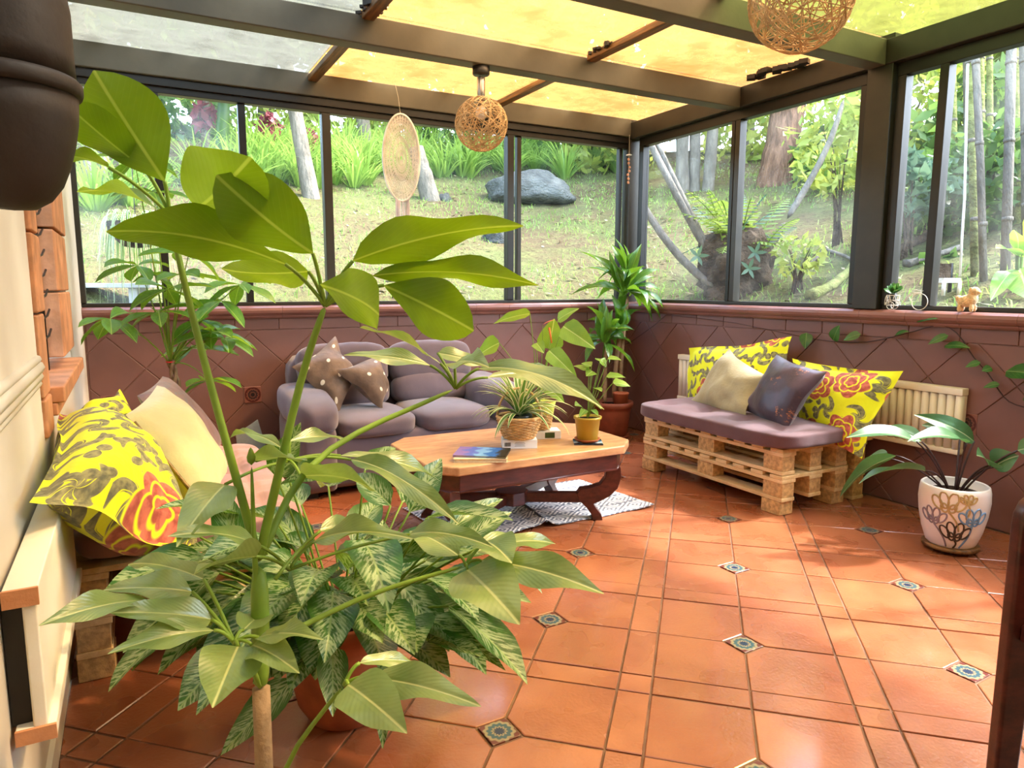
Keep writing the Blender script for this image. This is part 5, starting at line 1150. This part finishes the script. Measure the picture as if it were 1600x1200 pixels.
for bp, tp_, w, k, dd, td in (((1432, 690), (1322, 684), 30, .35, .0, -.05), ((1440, 690), (1378, 668), 24, .4, .1, .2), ((1522, 690), (1428, 648), 26, .6, .05, .05), ((1500, 684), (1440, 664), 26, .5, .15, .2), ((1510, 692), (1418, 690), 30, .3, -.05, -.15), ((1446, 736), (1342, 756), 34, -.3, -.05, -.1), ((1400, 712), (1312, 778), 30, -.4, .05, .1), ((1545, 728), (1526, 712), 34, .5, -.05, -.12), ((1552, 730), (1592, 712), 34, .5, -.05, -.1), ((1386, 716), (1360, 712), 22, .3, .1, .15), ((1590, 704), (1640, 700), 26, .5, -.1, -.15)):
    D0 = (c0-CAM).dot(FW); b, t_ = A(*bp, D0+dd), A(*tp_, D0+td); v = (CAM-b).normalized(); leaf(wp, b, t_, w/F*D0*1.3, UPV*(1-abs(k))+v*k, M['leaf_k'], 'ovate', .10, .3, .015, 12, 4, bp[0])
    q = c0+Vector(((b.x-c0.x)*.15, (b.y-c0.y)*.15, .0)); part('leaf_stalk', MB().tube(bez(q, (q+b)/2+Vector((0, 0, .05)), b, 7), .0042, 6), M['stemd'], wp, True)
# ---- vine along the right wall
vp = [(1258, 527), (1300, 535), (1360, 536), (1395, 526), (1430, 518), (1462, 506), (1485, 510), (1505, 530), (1520, 560), (1545, 582), (1560, 610), (1575, 630), (1600, 636), (1650, 650)]
pts = [at(x, y, X=CX-.02) for x, y in vp]; vn = thing('wall_vine', (CX-.02, pts[0].y, pts[-1].z), 'dark green vine trailing across the brown wall under the ledge', 'vine')
part('stem', MB().tube(pts, .0035, 6), M['stemd'], vn, True, sub=1)
part('stem', MB().tube([at(x, y, X=CX-.02) for x, y in ((940, 552), (985, 535), (1020, 510), (1041, 492), (1090, 497), (1150, 505), (1258, 527))], .002, 5), M['stemd'], vn, True)
for bp, tp_, w in (((1260, 520), (1258, 545), 16), ((1302, 532), (1312, 508), 16), ((1345, 522), (1318, 532), 14), ((1398, 524), (1420, 518), 10), ((1432, 502), (1466, 498), 10), ((1482, 524), (1450, 538), 12), ((1476, 540), (1516, 544), 14), ((1532, 566), (1508, 574), 10), ((1550, 575), (1534, 580), 12), ((1562, 600), (1536, 606), 10), ((1572, 580), (1640, 592), 28), ((1600, 620), (1640, 640), 16)):
    b, t_ = at(*bp, X=CX-.03), at(*tp_, X=CX-.06); v = (CAM-b).normalized(); D0 = (b-CAM).dot(FW); leaf(vn, b, t_, w/F*D0*1.2, UPV*.5+v*.6, M['leaf_p'], 'ovate', .06, .15, .01, 8, 2, bp[0])
# ---- succulent in the bicycle basket
bcv = Vector((3.552, bc_, lz+.08)); su = thing('succulent', bcv, 'rosette of glossy green leaves growing in the bicycle basket', 'plant')
rn = random.Random(2)
for k in range(22):
    a = rn.random()*6.28; e = rn.uniform(.3, 1.4); dr = Vector((math.cos(a)*math.cos(e)*.6, math.sin(a)*math.cos(e), math.sin(e))); leaf_inst(su, bcv+dr*.008, bcv+dr*rn.uniform(.045, .075), rn.uniform(.022, .03), UPV+dr*-.4+Vector((-.5, -.4, 0)), M['leaf_p'], 'obov', .1, .2, 0, 6, 2)
# ------------------------------------------------------------------ the garden outside
def gr_(x, y): return math.hypot(max(0, x-CX-.1), max(0, y-CY-.1))
def gz(x, y):
    r = gr_(x, y); z = .80+.33*min(r, 9.5)+.16*max(0, r-9.5)
    return z+.10*noise.noise(Vector((x*.45, y*.45, 0)))*min(1, r)+.05*noise.noise(Vector((x*1.7, y*1.7, 3)))*min(1, r)
def hit(px, py):
    v = ray(px, py); t = 4.2
    while t < 60:
        p = CAM+v*t
        if (p.x > CX+.12 or p.y > CY+.12) and p.z < gz(p.x, p.y): return p
        t += .03
    return p
def npmesh(name, V, Fq, m, smooth=False):
    me = bpy.data.meshes.new(name); V = np.asarray(V, dtype=np.float32).reshape(-1, 3); Fq = np.asarray(Fq, dtype=np.int32); k = Fq.shape[1]
    me.vertices.add(len(V)); me.vertices.foreach_set('co', V.ravel()); me.loops.add(Fq.size); me.loops.foreach_set('vertex_index', Fq.ravel())
    me.polygons.add(len(Fq)); me.polygons.foreach_set('loop_start', np.arange(0, Fq.size, k, dtype=np.int32)); me.polygons.foreach_set('loop_total', np.full(len(Fq), k, dtype=np.int32))
    if smooth: me.polygons.foreach_set('use_smooth', np.ones(len(Fq), dtype=bool))
    me.materials.append(m); me.update(calc_edges=True); return me
# terrain
xs_, ys_ = np.arange(-14, 30.1, .28), np.arange(-9, 30.1, .28); Vt = []; idx = {}; Ft = []
for i, x in enumerate(xs_):
    for j, y in enumerate(ys_):
        if x < CX+.13 and y < CY+.13 and (x < CX-.4 and y < CY-.4): continue
        xx = max(x, CX+.13) if (y < CY+.13) else x; yy = max(y, CY+.13) if x < CX+.13 else y
        idx[i, j] = len(Vt); Vt.append((xx, yy, gz(xx, yy)))
for i in range(len(xs_)-1):
    for j in range(len(ys_)-1):
        q = [(i, j), (i+1, j), (i+1, j+1), (i, j+1)]
        if all(k in idx for k in q): Ft.append([idx[k] for k in q])
hill = link('hillside', npmesh('hillside', Vt, Ft, M['ground'], True)); struct(hill)
# grass, litter
RG = np.random.default_rng(5)
def blades(n, area_fn, h0, h1, w, lean):
    V = []; Fq = []
    for k in range(n):
        x, y = area_fn()
        z = gz(x, y)-.01; h = RG.uniform(h0, h1); a = RG.uniform(0, 6.28); b = RG.uniform(0, 6.28); l = RG.uniform(.1, lean)*h; o = len(V); c, s = math.cos(a)*w, math.sin(a)*w; dx, dy = math.cos(b)*l, math.sin(b)*l
        V += [(x-c, y-s, z), (x+c, y+s, z), (x+c*.8+dx*.4, y+s*.8+dy*.4, z+h*.6), (x-c*.8+dx*.4, y-s*.8+dy*.4, z+h*.6), (x+dx, y+dy, z+h*(1-.35*l/h)), (x+dx+.002, y+dy, z+h*(1-.35*l/h))]
        Fq += [(o, o+1, o+2, o+3), (o+3, o+2, o+5, o+4)]
    return V, Fq
def slope():
    while True:
        x, y = RG.uniform(-5, 14), RG.uniform(-1, 14); r = gr_(x, y)
        if .15 < r < 8.5 and noise.noise(Vector((x*.8, y*.8, 1)))+.25 > RG.uniform(-.4, .5): return x, y
V_, F_ = blades(26000, slope, .03, .10, .005, 1.2)
tag(link('short_grass', npmesh('short_grass', V_, F_, M['grass'])), 'sparse short grass on the hillside behind the windows', 'grass', kind='stuff')
V_, F_ = [], []
for k in range(3800):
    x, y = slope(); z = gz(x, y)+.012; a = RG.uniform(0, 6.28); s_ = RG.uniform(.015, .05); o = len(V_); t1 = RG.uniform(-.02, .02)
    c, s = math.cos(a)*s_, math.sin(a)*s_; V_ += [(x-c, y-s, z), (x+s*.4, y-c*.4, z+t1*.5+.01), (x+c, y+s, z+t1+.008), (x-s*.4, y+c*.4, z+.005)]; F_.append((o, o+1, o+2, o+3))
tag(link('leaf_litter', npmesh('leaf_litter', V_, F_, M['litter'])), 'dry fallen leaves scattered over the slope', 'leaves', kind='stuff')
# strap-leaved bed along the crest: single clumps
def clump_mesh(n, L, w, m, seed, name):
    rg = np.random.default_rng(seed); V = []; Fq = []
    for k in range(n):
        a = rg.uniform(0, 6.28); e = rg.uniform(.7, 1.45); l = L*rg.uniform(.6, 1.1); p = np.array([math.cos(a)*.05, math.sin(a)*.05, -.02]); sd = np.array([-math.sin(a), math.cos(a), 0])*w; o = len(V); st = 5
        for i in range(st+1):
            t = i/st; ee = e-1.5*t*t; ww = sd*(1-t**2.2)+sd*.02; V += [tuple(p-ww), tuple(p+ww)]; p = p+np.array([math.cos(a)*math.cos(ee), math.sin(a)*math.cos(ee), math.sin(ee)])*l/st
        Fq += [(o+2*i, o+2*i+1, o+2*i+3, o+2*i+2) for i in range(st)]
    return npmesh(name, V, Fq, m)
cl = [clump_mesh(60, .75, .014, M['grass'], 40+k, 'grass_clump') for k in range(3)]
bed = [(x, y) for y in range(246, 300, 12) for x in range(388, 985, 26)]
for k, (x, y) in enumerate(bed):
    if y > 285 and (x > 560 and x % 3): continue
    p = hit(x+random.uniform(-12, 12), y-(x-400)*.035+random.uniform(-5, 5))
    if p.z > gz(p.x, p.y)+.02: continue
    o = link('grass_clump', cl[k % 3], None, mw=Matrix.Translation(p) @ Matrix.Rotation(random.random()*6, 4, 'Z') @ Matrix.Scale(random.uniform(.8, 1.25), 4))
    tag(o, 'arching green strap leaf clump in the bed behind the lawn', 'plant', 'strap leaf clumps along the garden bed')
for k, (x, y) in enumerate(((1075, 235), (1110, 240), (1290, 300), (1560, 290), (250, 300), (310, 290), (200, 320), (360, 285), (150, 330))):
    p = hit(x, y)
    if p.z > gz(p.x, p.y)+.02: continue
    o = link('grass_clump', cl[k % 3], None, mw=Matrix.Translation(p) @ Matrix.Rotation(random.random()*6, 4, 'Z') @ Matrix.Scale(random.uniform(.8, 1.2), 4)); tag(o, 'arching strap leaf clump growing apart from the garden bed', 'plant', 'scattered strap leaf clumps')
# trunks
def trunk_obj(name, pts, r0, r1, m, label, cat='tree', group=None, rough=.0, root=None):
    pp = []
    for i in range(len(pts)-1):
        for k in range(5): pp.append(pts[i].lerp(pts[i+1], k/5))
    pp.append(pts[-1]); n = len(pp); mb = MB().tube(pp, [(r0+(r1-r0)*i/(n-1))*(1+rough*noise.noise(Vector((i*.9, r0*50, 0)))) * (1+.5*max(0, 1-i/3)*(.6 if root is None else 0)) for i in range(n)], 12)
    if root: return part(name, mb, m, root, True)
    o = part(name, mb, m, None, True); return tag(o, label, cat, group)
def crown_mesh(n, rad, size, m, seed, name='foliage', shell=.55):
    rg = np.random.default_rng(seed); d = rg.normal(size=(n, 3)); d /= np.linalg.norm(d, axis=1)[:, None]; r = rg.uniform(shell, 1, n)**.7
    lump = 1+.35*np.sin(d[:, 0]*5+seed)*np.sin(d[:, 1]*6)*np.sin(d[:, 2]*5+1); c = d*(r*lump)[:, None]*np.array(rad)
    a = rg.normal(size=(n, 3)); a /= np.linalg.norm(a, axis=1)[:, None]; b = np.cross(a, rg.normal(size=(n, 3))); b /= np.linalg.norm(b, axis=1)[:, None]
    s = rg.uniform(.6, 1.3, n)[:, None]*size; a, b = a*s, b*s*.42; V = np.stack([c-a, c-b, c+a, c+b], 1).reshape(-1, 3); Fq = np.arange(n*4).reshape(-1, 4); return npmesh(name, V, Fq, m)
def tree(base, h, r, crown_c, rad, n, size, fm, bm_, label, seed, lean=(0, 0), group=None):
    t = thing('tree', base, label, 'tree', group); b = Vector(base); top = b+Vector((lean[0], lean[1], h))
    trunk_obj('trunk', [b-Vector((0, 0, .2)), b.lerp(top, .5)+Vector((.05, .02, 0)), top], r, r*.55, bm_, None, root=t)
    link('foliage', crown_mesh(n, rad, size, fm, seed), t, loc=Vector(crown_c))
    br = MB(); rnn = random.Random(seed)
    for k in range(6): e = Vector(crown_c)+Vector((rnn.uniform(-.7, .7)*rad[0], rnn.uniform(-.7, .7)*rad[1], rnn.uniform(-.5, .5)*rad[2])); br.tube(bez(b.lerp(top, rnn.uniform(.6, .95)), (top+e)/2, e, 5), [r*.35, r*.3, r*.25, r*.2, r*.15, r*.1], 6)
    part('branches', br, bm_, t, True); return t
def trunk_px(px, topx, topy, wpx, m, label, ext=1.6, name='tree', dy=0, group=None):
    b = hit(*px); D = (b-CAM).dot(FW); tp = at(topx, topy, d=D); v = tp-b; r = wpx/2/F*D
    t = thing(name, b, label, 'tree', group)
    trunk_obj('trunk', [b-v.normalized()*.25, b+v*.5, b+v*ext], r*1.05, r*.8, m, None, root=t, rough=.12); return t, b+v*ext, D
T = trunk_px
t, e, D = T((486, 308), 462, 178, 26, M['bark'], 'slender pale tree trunk behind the window left of the dream catcher'); link('foliage', crown_mesh(1800, (1.6, 1.2, 1.2), .11, M['fol_y'], 61), t, loc=e+Vector((0, 0, 2.2)))
t, e, D = T((672, 310), 650, 232, 30, M['bark'], 'weathered grey broken stump right of the dream catcher', 1.0, 'tree_stump')
t, e, D = T((575, 250), 566, 180, 22, M['bark'], 'grey trunk standing in the grass bed left of the dream catcher', 2.4); link('foliage', crown_mesh(2200, (2, 1.6, 1.4), .12, M['fol_y'], 62), t, loc=e+Vector((0, 0, 1.5)))
t, e, D = T((345, 270), 350, 160, 20, M['fol_g'], 'green palm stem behind the hazy left window pane', 2.0, 'palm'); link('foliage', crown_mesh(900, (1.4, 1.2, 1.0), .16, M['fol_g'], 63), t, loc=e+Vector((0, 0, .6)))
t, e, D = T((322, 262), 322, 160, 12, M['bark'], 'thin grey trunk beside the green palm stem', 2.2)
t, e, D = T((140, 320), 136, 200, 18, M['bark'], 'pale trunk seen at the far left through the dusty pane', 2.4); link('foliage', crown_mesh(1600, (1.6, 1.4, 1.3), .12, M['fol_g'], 64), t, loc=e+Vector((0, 0, .8)))
t, e, D = T((160, 318), 166, 200, 13, M['bark'], 'second pale trunk at the far left beside the first', 2.4)
t, e, D = T((1066, 300), 1066, 205, 22, M['bark'], 'lichen grey trunk behind the leaning stems, leftmost of three', 2.6); link('foliage', crown_mesh(600, (1.6, 1.6, 1.2), .12, M['fol_y'], 65), t, loc=e+Vector((0, 0, .8)))
t, e, D = T((1085, 298), 1086, 205, 18, M['bark'], 'smooth grey trunk, middle of three behind the leaning stems', 2.6)
t, e, D = T((1106, 298), 1114, 200, 19, M['bark'], 'ringed grey palm trunk, rightmost of three behind the leaning stems', 2.6); link('foliage', crown_mesh(500, (1.5, 1.5, 1.2), .13, M['fol_g'], 66), t, loc=e+Vector((0, 0, .6)))
t, e, D = T((1212, 288), 1232, 165, 56, M['barkb'], 'thick brown furrowed tree trunk in the right window', 2.8); link('foliage', crown_mesh(900, (2.2, 2.2, 1.4), .13, M['fol_y'], 67), t, loc=e+Vector((0, 0, .4)))
# reddish cordylines
for (x, y, lab) in ((318, 182, 'small crimson cordyline behind the hazy pane'), (420, 200, 'mauve red cordyline beside the slender trunk'), (482, 222, 'salmon pink cordyline right of the slender trunk')):
    b = hit(x, 262); D = (b-CAM).dot(FW); c = at(x, y, d=D); t = thing('cordyline', b, lab, 'plant'); part('stem', MB().tube([b, c], .03, 6), M['barkd'], t, True); link('foliage', crown_mesh(70, (.16, .16, .2), .1, M['fol_r'], x), t, loc=c)
# boulders
def rock(px0, px1, ytop, ybot, depth, label, seed):
    b = hit((px0+px1)/2, ybot); D = (b-CAM).dot(FW); w = (px1-px0)/F*D; h = (ybot-ytop)/F*D
    bm = bmesh.new(); bmesh.ops.create_icosphere(bm, subdivisions=4, radius=1)
    for v in bm.verts:
        n_ = noise.noise(v.co*1.3+Vector((seed, 0, 0)))*.28+noise.noise(v.co*3.5+Vector((0, seed, 0)))*.1; v.co *= 1+n_; v.co.z *= 1 if v.co.z > 0 else .5
    me = bpy.data.meshes.new('boulder'); bm.to_mesh(me); bm.free(); me.materials.append(M['rock']); me.polygons.foreach_set('use_smooth', [True]*len(me.polygons))
    yw = math.atan2(-RT.y, RT.x)*-1; o = link('boulder', me, None, mw=Matrix.Translation(b+Vector((0, .2, h*.25))) @ Matrix.Rotation(-YAW, 4, 'Z') @ Matrix.Diagonal((w/2, depth, h*.75, 1))); tag(o, label, 'rock')
rock(768, 908, 265, 318, .55, 'large grey mossy boulder on the grassy slope', 3); rock(765, 808, 352, 382, .2, 'small dark stone below the large boulder', 7); rock(690, 715, 300, 318, .12, 'little grey stone at the foot of the broken stump', 5)
# tree fern stump with leaning stems
b = hit(1150, 462); D = (b-CAM).dot(FW); fs_ = thing('tree_fern', b, 'mossy dark stump with bright fern fronds and leaning grey stems', 'plant')
mb = puff(b+Vector((.1, .1, .22)), (.62, .5, .75), 2.6, 14, None, .10, 3); part('stump', mb, M['barkd'], fs_, True)
for pts, w in ((((1122, 455), (1060, 405), (1008, 330), (990, 290)), 15), (((1112, 408), (1060, 310), (1016, 225), (1000, 190)), 14), (((1112, 400), (1072, 320), (1032, 235), (1015, 200)), 11), (((1170, 420), (1205, 385), (1228, 345)), 15), (((1228, 345), (1262, 290), (1300, 220), (1320, 150)), 12)):
    pp = [at(x, y, d=D+.05*i) for i, (x, y) in enumerate(pts)]; part('leaning_stem', MB().tube(pp, [w/2/F*D*(1-.1*i) for i in range(len(pp))], 10), M['bark'], fs_, True, sub=1)
def frond(root, a, tip, m, w=.07, n=13, up=.12):
    pts = bez(a, (Vector(a)+Vector(tip))/2+Vector((0, 0, up)), tip, n); mb = MB()
    for i in range(1, n):
        t_ = (pts[i+1]-pts[i-1]).normalized(); s_ = t_.cross(UPV); s_ = s_.normalized() if s_.length > .01 else Vector((1, 0, 0)); L = w*math.sin(math.pi*(.15+.8*i/n))
        for g in (-1, 1): q = pts[i]; e = q+s_*g*L+t_*L*.35-Vector((0, 0, L*.25)); k = t_*.012; mb.add([q-k, q+k, e+k*.5, e-k*.5], [(0, 1, 2, 3)])
    mb.tube(pts, .004, 4); part('frond', mb, m, root)
rn = random.Random(8)
for k in range(24):
    a = at(rn.uniform(1120, 1190), rn.uniform(372, 410), d=D+rn.uniform(-.1, .15)); tpx = rn.uniform(1060, 1255); frond(fs_, a, at(tpx, rn.uniform(295, 400), d=D+rn.uniform(-.4, .4)), M['fern'] if k % 3 else M['fol_b'], .1)
for x, y in ((1180, 395), (1170, 420), (1090, 400)):
    c = at(x, y, d=D-.35)
    for q in range(5): a_ = q*1.26; leaf(fs_, c, c+RT*.09*math.cos(a_)+UP*.09*math.sin(a_)-FW*.03, .03, -FW, M['fol_b'], 'lance', .05, .1, 0, 5, 2)
# roots and fallen branches
for lab, pts, w, m in (('mossy surface root forking at the bottom of the right window', ((1265, 470), (1300, 452), (1325, 430), (1345, 400)), 14, 'moss'), ('thin bare root creeping above the mossy root', ((1262, 420), (1290, 395), (1320, 405), (1345, 420)), 6, 'bark'),
                       ('long dead branch lying across the slope behind the bicycle', ((1380, 408), (1420, 388), (1470, 365), (1530, 345)), 14, 'barkd'), ('second dead branch lying below the long one', ((1415, 420), (1450, 408), (1500, 392)), 10, 'bark')):
    pp = []
    for x, y in pts: h_ = hit(x, y); pp.append(h_+Vector((0, 0, .03)))
    trunk_obj('fallen_branch' if 'branch' in lab else 'tree_root', pp, w/2/F*6.5, w/2/F*4.5, M[m], lab, 'branch' if 'branch' in lab else 'root', rough=.3)
# right-hand thicket: bushes, slim trees, bamboo
def bush(px, py, D, rad, n, size, m, label, seed, group=None):
    c = at(px, py, d=D); g = gz(c.x, c.y); t = thing('bush', (c.x, c.y, g), label, 'bush', group)
    mb = MB(); rr = random.Random(seed)
    for k in range(7): e = c+Vector((rr.uniform(-.6, .6)*rad[0], rr.uniform(-.6, .6)*rad[1], rr.uniform(-.5, .5)*rad[2])); mb.tube(bez((c.x+rr.uniform(-.1, .1), c.y, g-.05), (c.x, c.y, (g+e.z)/2), e, 5), [.012, .011, .009, .007, .005, .003], 5)
    part('branches', mb, M['barkd'], t, True); link('foliage', crown_mesh(n, rad, size, m, seed), t, loc=c)
bush(1318, 215, 6.6, (.38, .5, .5), 700, .07, M['fol_y'], 'leafy bush in front of the thick trunk at the right post', 71)
bush(1420, 180, 8.5, (.9, .9, 1.1), 1900, .09, M['fol_y'], 'bright yellow green bush just right of the window post', 72)
bush(1545, 300, 6.0, (.8, .8, .5), 1700, .085, M['fol_g'], 'dark green bush before the bamboo on the right', 73)
bush(1425, 290, 5.6, (.3, .3, .25), 240, .08, M['fol_b'], 'small blue green sprig beside the narrow pane', 74)
bush(1590, 210, 7.5, (1.0, 1.0, .7), 1700, .1, M['fol_g'], 'leafy bush at the right edge under the bamboo tops', 75)
bush(1250, 400, 5.6, (.2, .2, .2), 130, .05, M['fol_y'], 'pale low shrub right of the fern stump', 76)
bush(1520, 440, 5.4, (.5, .35, .22), 420, .08, M['fol_g'], 'low green plant on the ground behind the plush dog', 77)
for k, (x, y, D_, rr_, m_, lab) in enumerate(((395, 205, 13.5, 1.1, 'fol_y', 'yellow green shrub behind the grass bed, left of the slender trunk'), (525, 205, 14, 1.0, 'fol_y', 'yellow green shrub behind the grass bed between two grey trunks'), (610, 212, 14, .9, 'fol_y', 'bright shrub behind the dream catcher'), (700, 218, 14, .9, 'fol_g', 'green shrub right above the broken stump'),
        (775, 225, 15, 1.0, 'fol_y', 'bright shrub behind the hanging wicker ball'), (880, 232, 14, 1.0, 'fol_g', 'green shrub above the large boulder'), (950, 225, 13, .9, 'fol_y', 'bright shrub by the corner post'), (275, 200, 12, 1.0, 'fol_g', 'green shrub behind the hazy left pane'), (190, 230, 11, .8, 'fol_b', 'blue green shrub far left behind the hazy pane'), (1160, 215, 13, .9, 'fol_y', 'bright shrub left of the thick brown trunk'), (1330, 250, 10, .8, 'fol_g', 'green shrub uphill behind the right post'))):
    bush(x, y, D_, (rr_, rr_, rr_*.75), 750, .12, M[m_], lab, 200+k)
bam = 'bamboo canes on the right'; ORD = ['first', 'second', 'third', 'fourth', 'fifth', 'sixth', 'seventh', 'eighth', 'ninth', 'tenth', 'eleventh', 'twelfth', 'thirteenth']; bord = sorted(range(10), key=lambda i: (1492, 1512, 1525, 1540, 1534, 1572, 1590, 1606, 1548, 1624)[i])
for k, (x, y, tx, w) in enumerate(((1492, 350, 1488, 10), (1512, 340, 1508, 7), (1525, 430, 1515, 11), (1540, 440, 1524, 11), (1534, 320, 1530, 13), (1572, 430, 1580, 14), (1590, 350, 1586, 13), (1606, 400, 1600, 13), (1548, 330, 1546, 9), (1624, 380, 1618, 12))):
    b = hit(x, y); D = (b-CAM).dot(FW); v = at(tx, 80, d=D)-b; t = thing('bamboo_cane', b, 'tall bamboo cane behind the right window, '+ORD[bord.index(k)]+' from the left', 'bamboo', bam)
    part('cane', MB().tube([b-Vector((0, 0, .1)), b+v*.5, b+v*2.2], w/2/F*D, 10), M['bark'] if k % 2 else M['moss'], t, True)
    for q in range(5): p = b+v*(.25+.35*q); part('node_ring', MB().tube([p-v.normalized()*.012, p+v.normalized()*.012], w/2/F*D*1.12, 10), M['bark'], t, True)
    if k in (6, 9): link('foliage', crown_mesh(400, (.9, .9, .8), .11, M['fol_y'], 80+k), t, loc=b+v*2.0)
# big leaves at the right edge
b = hit(1590, 466); D = (b-CAM).dot(FW); el_ = thing('elephant_ear', b, 'big leaved plant at the right edge behind the plush dog', 'plant')
for bp, tp_, w, k in (((1590, 400), (1556, 388), 40, .5), ((1592, 420), (1610, 470), 60, .7), ((1580, 425), (1548, 470), 30, .4), ((1600, 380), (1640, 350), 60, .6), ((1590, 395), (1585, 360), 34, .6)):
    p, q = at(*bp, d=D), at(*tp_, d=D-.2); v = (CAM-p).normalized(); leaf(el_, p, q, w/F*D*1.2, UPV*(1-k)+v*k, M['leaf_n'], 'heart', .05, .2, .03, 10, 4, bp[0]); part('leaf_stalk', MB().tube(bez(b, (b+p)/2, p, 5), .012, 6), M['stem'], el_, True)
# swing and garden chair
s0, s1 = hit(1478, 462), None; D = (s0-CAM).dot(FW)
rp = thing('swing_rope', at(1502, 440, d=D), 'pale swing rope hanging in front of the trees', 'rope'); part('rope', MB().tube([at(1500, 432, d=D), at(1503, 370, d=D), at(1507, 310, d=D), at(1512, 100, d=D)], .008, 6), M['rope'], rp, True)
gc = thing('garden_chair', s0, 'small dark garden chair with a white seat outside behind the plush dog', 'chair')
xa = RT.copy(); xa.z = 0; xa.normalize(); ya = Vector((-xa.y, xa.x, 0)); rot = Matrix((xa, ya, UPV)).transposed(); s = 24/F*D
def gp(u, v, w): return s0+xa*u*s+ya*v*s+UPV*w*s
for u in (-.5, .5):
    part('back_post', MB().tube([gp(u, .5, 0), gp(u, .5, 2.1)], .012, 6), M['frame_dk'], gc, True); part('front_leg', MB().tube([gp(u, -.5, 0), gp(u, -.5, .95)], .012, 6), M['whitewire'], gc, True)
part('backrest', MB().box(gp(0, .5, 1.6), (s*.9, .02, s*.95), rot), M['barkd'], gc); part('seat', MB().box(gp(0, 0, .98), (s*1.1, s*1.1, .03), rot), M['whitewire'], gc)
# hanging basket outside the left pane
hb = at(212, 348, Y=5.15); t = thing('hanging_basket', hb, 'hanging basket with trailing strap leaves outside the hazy left pane', 'basket')
part('basket', MB().lathe([(0, -.16), (.08, -.15), (.15, -.08), (.17, 0), (.16, .0), (.14, -.08), (0, -.1)], 28, hb), M['barkd'], t, True)
part('hanger', MB().tube([(hb.x, hb.y, hb.z-.02), (hb.x, hb.y, 2.6)], .003, 5), M['frame_dk'], t)
for k in range(80):
    a = random.uniform(0, 6.28); l = random.uniform(.2, .6); e0 = Vector((hb.x+.1*math.cos(a), hb.y+.1*math.sin(a), hb.z)); r_ = random.uniform(.16, .24); mid = Vector((hb.x+r_*math.cos(a), hb.y+r_*math.sin(a), hb.z+random.uniform(.03, .18))); en = Vector((hb.x+r_*1.15*math.cos(a), hb.y+r_*1.15*math.sin(a), hb.z-l))
    pts = bez(e0, mid+Vector((0, 0, .05)), en, 7); sd_ = Vector((-math.sin(a), math.cos(a), 0)); mb = MB(); mb.add([p+sd_*g*.007*(1-(i/7)**3+.05) for i, p in enumerate(pts) for g in (-1, 1)], [(2*i, 2*i+1, 2*i+3, 2*i+2) for i in range(7)], [(i/7+.01, .5+g*.45) for i in range(8) for g in (-1, 1)]); part('leaf', mb, M['strap'], t, True)
pl = hit(140, 455); bn = thing('garden_bench', pl, 'weathered grey plank bench outside the far left pane', 'bench')
pz = at(125, 446, Y=5.6); part('plank', MB().box((pz.x+.08, 5.6, pz.z), (.9, .22, .03), Matrix.Rotation(R(-30), 3, 'Z')), M['plank'], bn, bevel=.003)
for u in (-.3, .3): part('bench_leg', MB().box((pz.x+.08+u*.87, 5.6-u*.5, (pz.z+gz(pz.x+u, 5.6))/2-.03), (.06, .12, pz.z-gz(pz.x+u, 5.6)+.06), Matrix.Rotation(R(-30), 3, 'Z')), M['plank'], bn)
# far wall and backdrop trees
fw_ = part('garden_wall', MB().box((9.5, 17.6, 3.9), (9, .2, 2.2), Matrix.Rotation(R(-20), 3, 'Z')), M['duskwall']); tag(fw_, 'pale pinkish boundary wall far behind the grass bed', 'wall')
rn = random.Random(33)
back = []
for k in range(13):
    a = R(-18+k*9.2); Dd = 15.5+2.5*(k % 3); back.append((a, Dd))
for k, (a, Dd) in enumerate(back):
    x, y = math.sin(a)*Dd, math.cos(a)*Dd
    g = gz(x, y); big_ = rn.uniform(2.2, 3.0); cz = g+rn.uniform(2.2, 4.8)
    tree((x, y, g), cz-g+1.0, .16, (x, y, cz+.6), (big_, big_, 2.7), 3600, .24, M[('fol_y', 'fol_g', 'fol_y')[k % 3]], M['bark'], 'sunlit woodland tree on the hilltop, '+ORD[k]+' from the left', 100+k, (rn.uniform(-.4, .4), 0), 'woodland trees on the hilltop')
